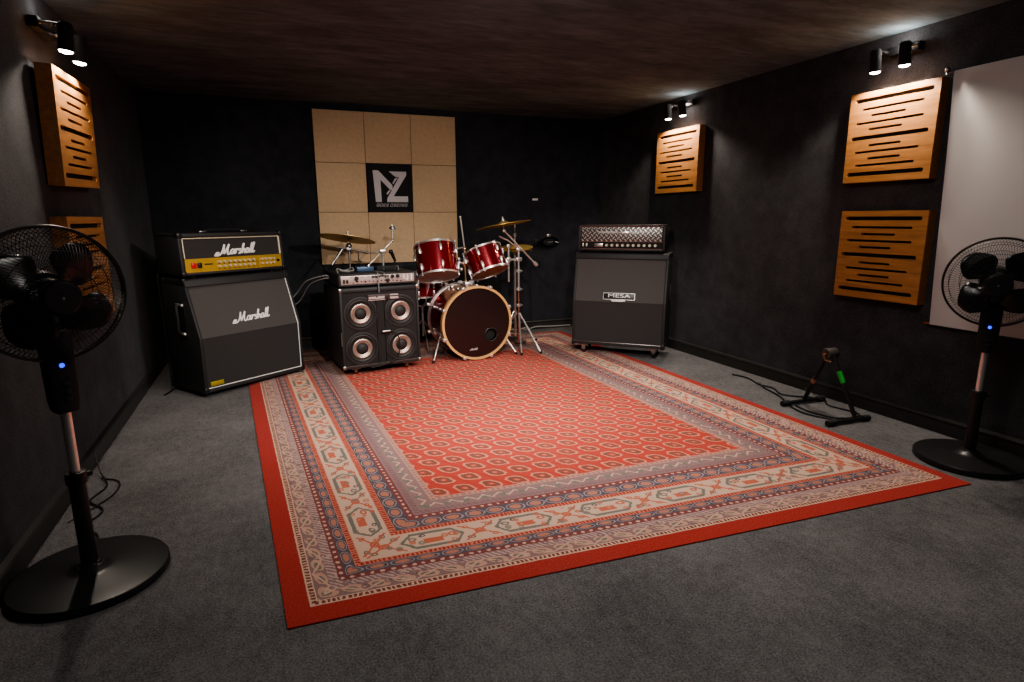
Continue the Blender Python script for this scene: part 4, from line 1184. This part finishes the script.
# ------------------------------------------------------------------ guitar stand and cables on the floor at right
def make_guitar_stand():
    b = Vector((3.00, 2.44, 0))
    t = thing('guitar_stand', 'small black folding guitar stand on the carpet by the right baseboard', 'stand', b, 0)
    ap = Vector((.005, 0, .365))
    feet = ((Vector((-.125, .190, .018)), Vector((.200, .180, .018)), Vector((.045, .186, .022)), 'far'), (Vector((-.180, -.182, .018)), Vector((.115, -.196, .018)), Vector((.028, -.186, .022)), 'near'))
    for p0, p1, m, k in feet:
        bm = bmesh.new(); cyl(bm, p0, p1, .0125, 12); br = obj('floor_bar', bm, m_black, t)
        for q, d in ((p0, 1), (p1, -1)):
            v = (p1 - p0).normalized() * d
            one('rubber_sleeve', m_rubber, br, cyl, q - v * .006, q + v * .045, .018, 14)
        bm = bmesh.new(); cyl(bm, m, ap + Vector((0, .022 if k == 'far' else -.022, -.01)), .0125, 14); lg = obj('leg', bm, m_black, t)
        a = ap + Vector((0, .022 if k == 'far' else -.022, -.01))
        if k == 'near':
            one('tape_band', m_greent, lg, cyl, a.lerp(m, .25), a.lerp(m, .44), .0137, 14)['label'] = 'green sticker'
        else:
            one('tape_band', simple('tan_tape', (.35, .16, .09), .5), lg, cyl, a.lerp(m, .52), a.lerp(m, .60), .0137, 14)
    bm = bmesh.new(); Mx = T(ap.x, ap.y, ap.z) @ R(PI / 2, 'Y')
    lathe(bm, [(.012, -.038), (.030, -.038), (.033, -.033), (.033, .033), (.030, .038), (.012, .038)], 28, Mx, True)
    obj('hinge_drum', bm, simple('worn_black', (.05, .042, .04), .6), t)
    bm = bmesh.new(); cyl(bm, ap + Vector((-.046, 0, 0)), ap + Vector((.046, 0, 0)), .008, 10); tube(bm, [ap + Vector((-.045, .012, .0)), ap + Vector((-.048, -.006, -.034)), ap + Vector((-.04, -.04, -.04))], .005, 6)
    obj('hinge_pin', bm, simple('worn_brass', (.42, .25, .16), .35, .8), t)
    bm = bmesh.new(); tube(bm, [(.045, .186, .10), (.14, .150, .03), (.16, .145, .02)], .003, 6)
    obj('support_wire', bm, m_steel, t)
make_guitar_stand()
def floor_cables():
    bm = bmesh.new(); z = .0065
    pts = [(3.12, 3.34, z), (3.15, 3.22, z), (3.10, 3.05, z), (3.12, 2.95, z), (3.06, 2.82, z), (3.11, 2.74, z), (3.17, 2.70, z), (3.21, 2.62, z), (3.14, 2.52, z), (3.17, 2.36, z), (3.10, 2.30, z), (2.98, 2.33, z), (2.93, 2.48, z), (2.95, 2.60, z)]
    tube(bm, smooth_path(pts, 8), .0055, 8)
    tag(obj('floor_cable', bm, m_cable), 'black cable snaking on the carpet and round the guitar stand', 'cable')
    bm = bmesh.new()
    pts = [(3.13, 3.08, z), (3.07, 2.98, z), (3.03, 2.84, z), (3.00, 2.76, z), (2.90, 2.58, z), (2.88, 2.46, z), (2.92, 2.35, z), (2.97, 2.27, z)]
    tube(bm, smooth_path(pts, 8), .0050, 8)
    tag(obj('floor_cable', bm, m_cable), 'second black cable passing under the guitar stand nearer the rug', 'cable')
    # cord of the left fan along the baseboard
    bm = bmesh.new()
    pts = [(-.655, 2.382, .008), (-.68, 2.46, .006), (-.74, 2.52, .006), (-.70, 2.66, .006), (-.77, 2.78, .006), (-.74, 2.92, .006), (-.79, 3.05, .03), (-.815, 3.10, .10)]
    tube(bm, smooth_path(pts, 8), .0038, 7)
    pts = [(-.80, 2.60, .006), (-.73, 2.72, .006), (-.69, 2.83, .006), (-.70, 2.95, .006), (-.78, 3.02, .006)]
    tube(bm, smooth_path(pts, 8), .003, 7)
    tag(obj('power_cable', bm, m_cable), 'thin dark power cord on the carpet behind the left fan base', 'cable')
    bm = bmesh.new(); tube(bm, smooth_path([(2.30, YB - .03, .09), (2.36, YB - .05, .03), (2.44, YB - .06, .012), (2.55, YB - .05, .03), (2.72, YB - .045, .022), (2.95, YB - .05, .02)], 8), .008, 8)
    tag(obj('back_cable', bm, simple('pale_cable', (.30, .27, .25), .5)), 'pale cable lying along the back baseboard left of the right cabinet', 'cable')
floor_cables()

# ------------------------------------------------------------------ light
def light(kind, name, loc, target, energy, col, **kw):
    L = bpy.data.lights.new(name, kind); L.energy = energy; L.color = col
    for k, v in kw.items(): setattr(L, k, v)
    o = bpy.data.objects.new(name, L); COL.objects.link(o); o.location = loc
    d = Vector(target) - Vector(loc)
    o.rotation_euler = d.to_track_quat('-Z', 'Y').to_euler()
    return o
WARM = (1.0, .925, .86)
light('SPOT', 'front_beam', (.75, .75, 2.06), (1.25, 4.3, .55), 170, WARM, spot_size=math.radians(66), spot_blend=.9, shadow_soft_size=.05)
light('SPOT', 'front_beam', (-.15, 1.0, 2.06), (1.95, 4.25, .35), 150, WARM, spot_size=math.radians(50), spot_blend=.8, shadow_soft_size=.04)  # added cross light, throws the kit's shade on the rug at right
light('SPOT', 'front_beam', (2.35, .9, 2.06), (.35, 4.25, .35), 190, WARM, spot_size=math.radians(52), spot_blend=.8, shadow_soft_size=.04)  # added from the other side, shades the gap between the left stacks
light('POINT', 'ceiling_fill', (1.25, 1.9, 2.0), (1.25, 1.9, 0), 5.5, (1, .95, .92), shadow_soft_size=.05)  # added fill without a fixture, brightens the ceiling
light('SPOT', 'ceiling_lamp', (1.30, 2.55, 2.10), (1.30, 3.35, 0), 150, WARM, spot_size=math.radians(112), spot_blend=1.0, shadow_soft_size=.12)
light('AREA', 'soft_fill', (1.25, 1.55, 2.12), (1.25, 1.75, 0), 27, WARM, shape='RECTANGLE', size=1.2, size_y=.8)  # added soft fill, lifts the dim foreground and walls
for x, y in ((XR - .07, 2.40), (XR - .07, 4.22), (XL + .07, 3.36)):
    light('POINT', 'lamp_back_glow', (x, y, 2.05), (x, y, 0), 1.4 if x > 0 else .45, WARM, shadow_soft_size=.03)

w = bpy.data.worlds.new('dim_room'); w.use_nodes = True
bg = w.node_tree.nodes['Background']; bg.inputs[0].default_value = (.5, .5, .55, 1); bg.inputs[1].default_value = .0
bpy.context.scene.world = w

# ------------------------------------------------------------------ camera
def camera():
    f, pitch, yaw, roll = 593.64, .2042, .3855, -.0044
    def ray(a, b):
        cr, sr = math.cos(roll), math.sin(roll)
        X = a * cr + b * sr; Y = -a * sr + b * cr
        u = -Y; cp, sp = math.cos(pitch), math.sin(pitch)
        y = cp + u * sp; z = -sp + u * cp
        cy, sy = math.cos(yaw), math.sin(yaw)
        return Vector((X * cy + y * sy, -X * sy + y * cy, z))
    f0 = ray(0, 0); rt = (ray(1, 0) - f0).normalized(); up = -(ray(0, 1) - f0).normalized()
    m = Matrix((rt, up, -f0.normalized())).transposed().to_4x4(); m.translation = Vector((0, 0, 1.15))
    c = bpy.data.cameras.new('camera'); c.sensor_width = 36; c.lens = f * 36 / 1024; c.clip_start = .02
    o = bpy.data.objects.new('camera', c); COL.objects.link(o); o.matrix_world = m
    bpy.context.scene.camera = o
camera()
sc = bpy.context.scene
sc.view_settings.view_transform = 'AgX'; sc.view_settings.look = 'AgX - Medium High Contrast'; sc.view_settings.exposure = 0.14
sc.cycles.use_denoising = True
sc.cycles.max_bounces = 6; sc.cycles.diffuse_bounces = 3; sc.cycles.glossy_bounces = 3
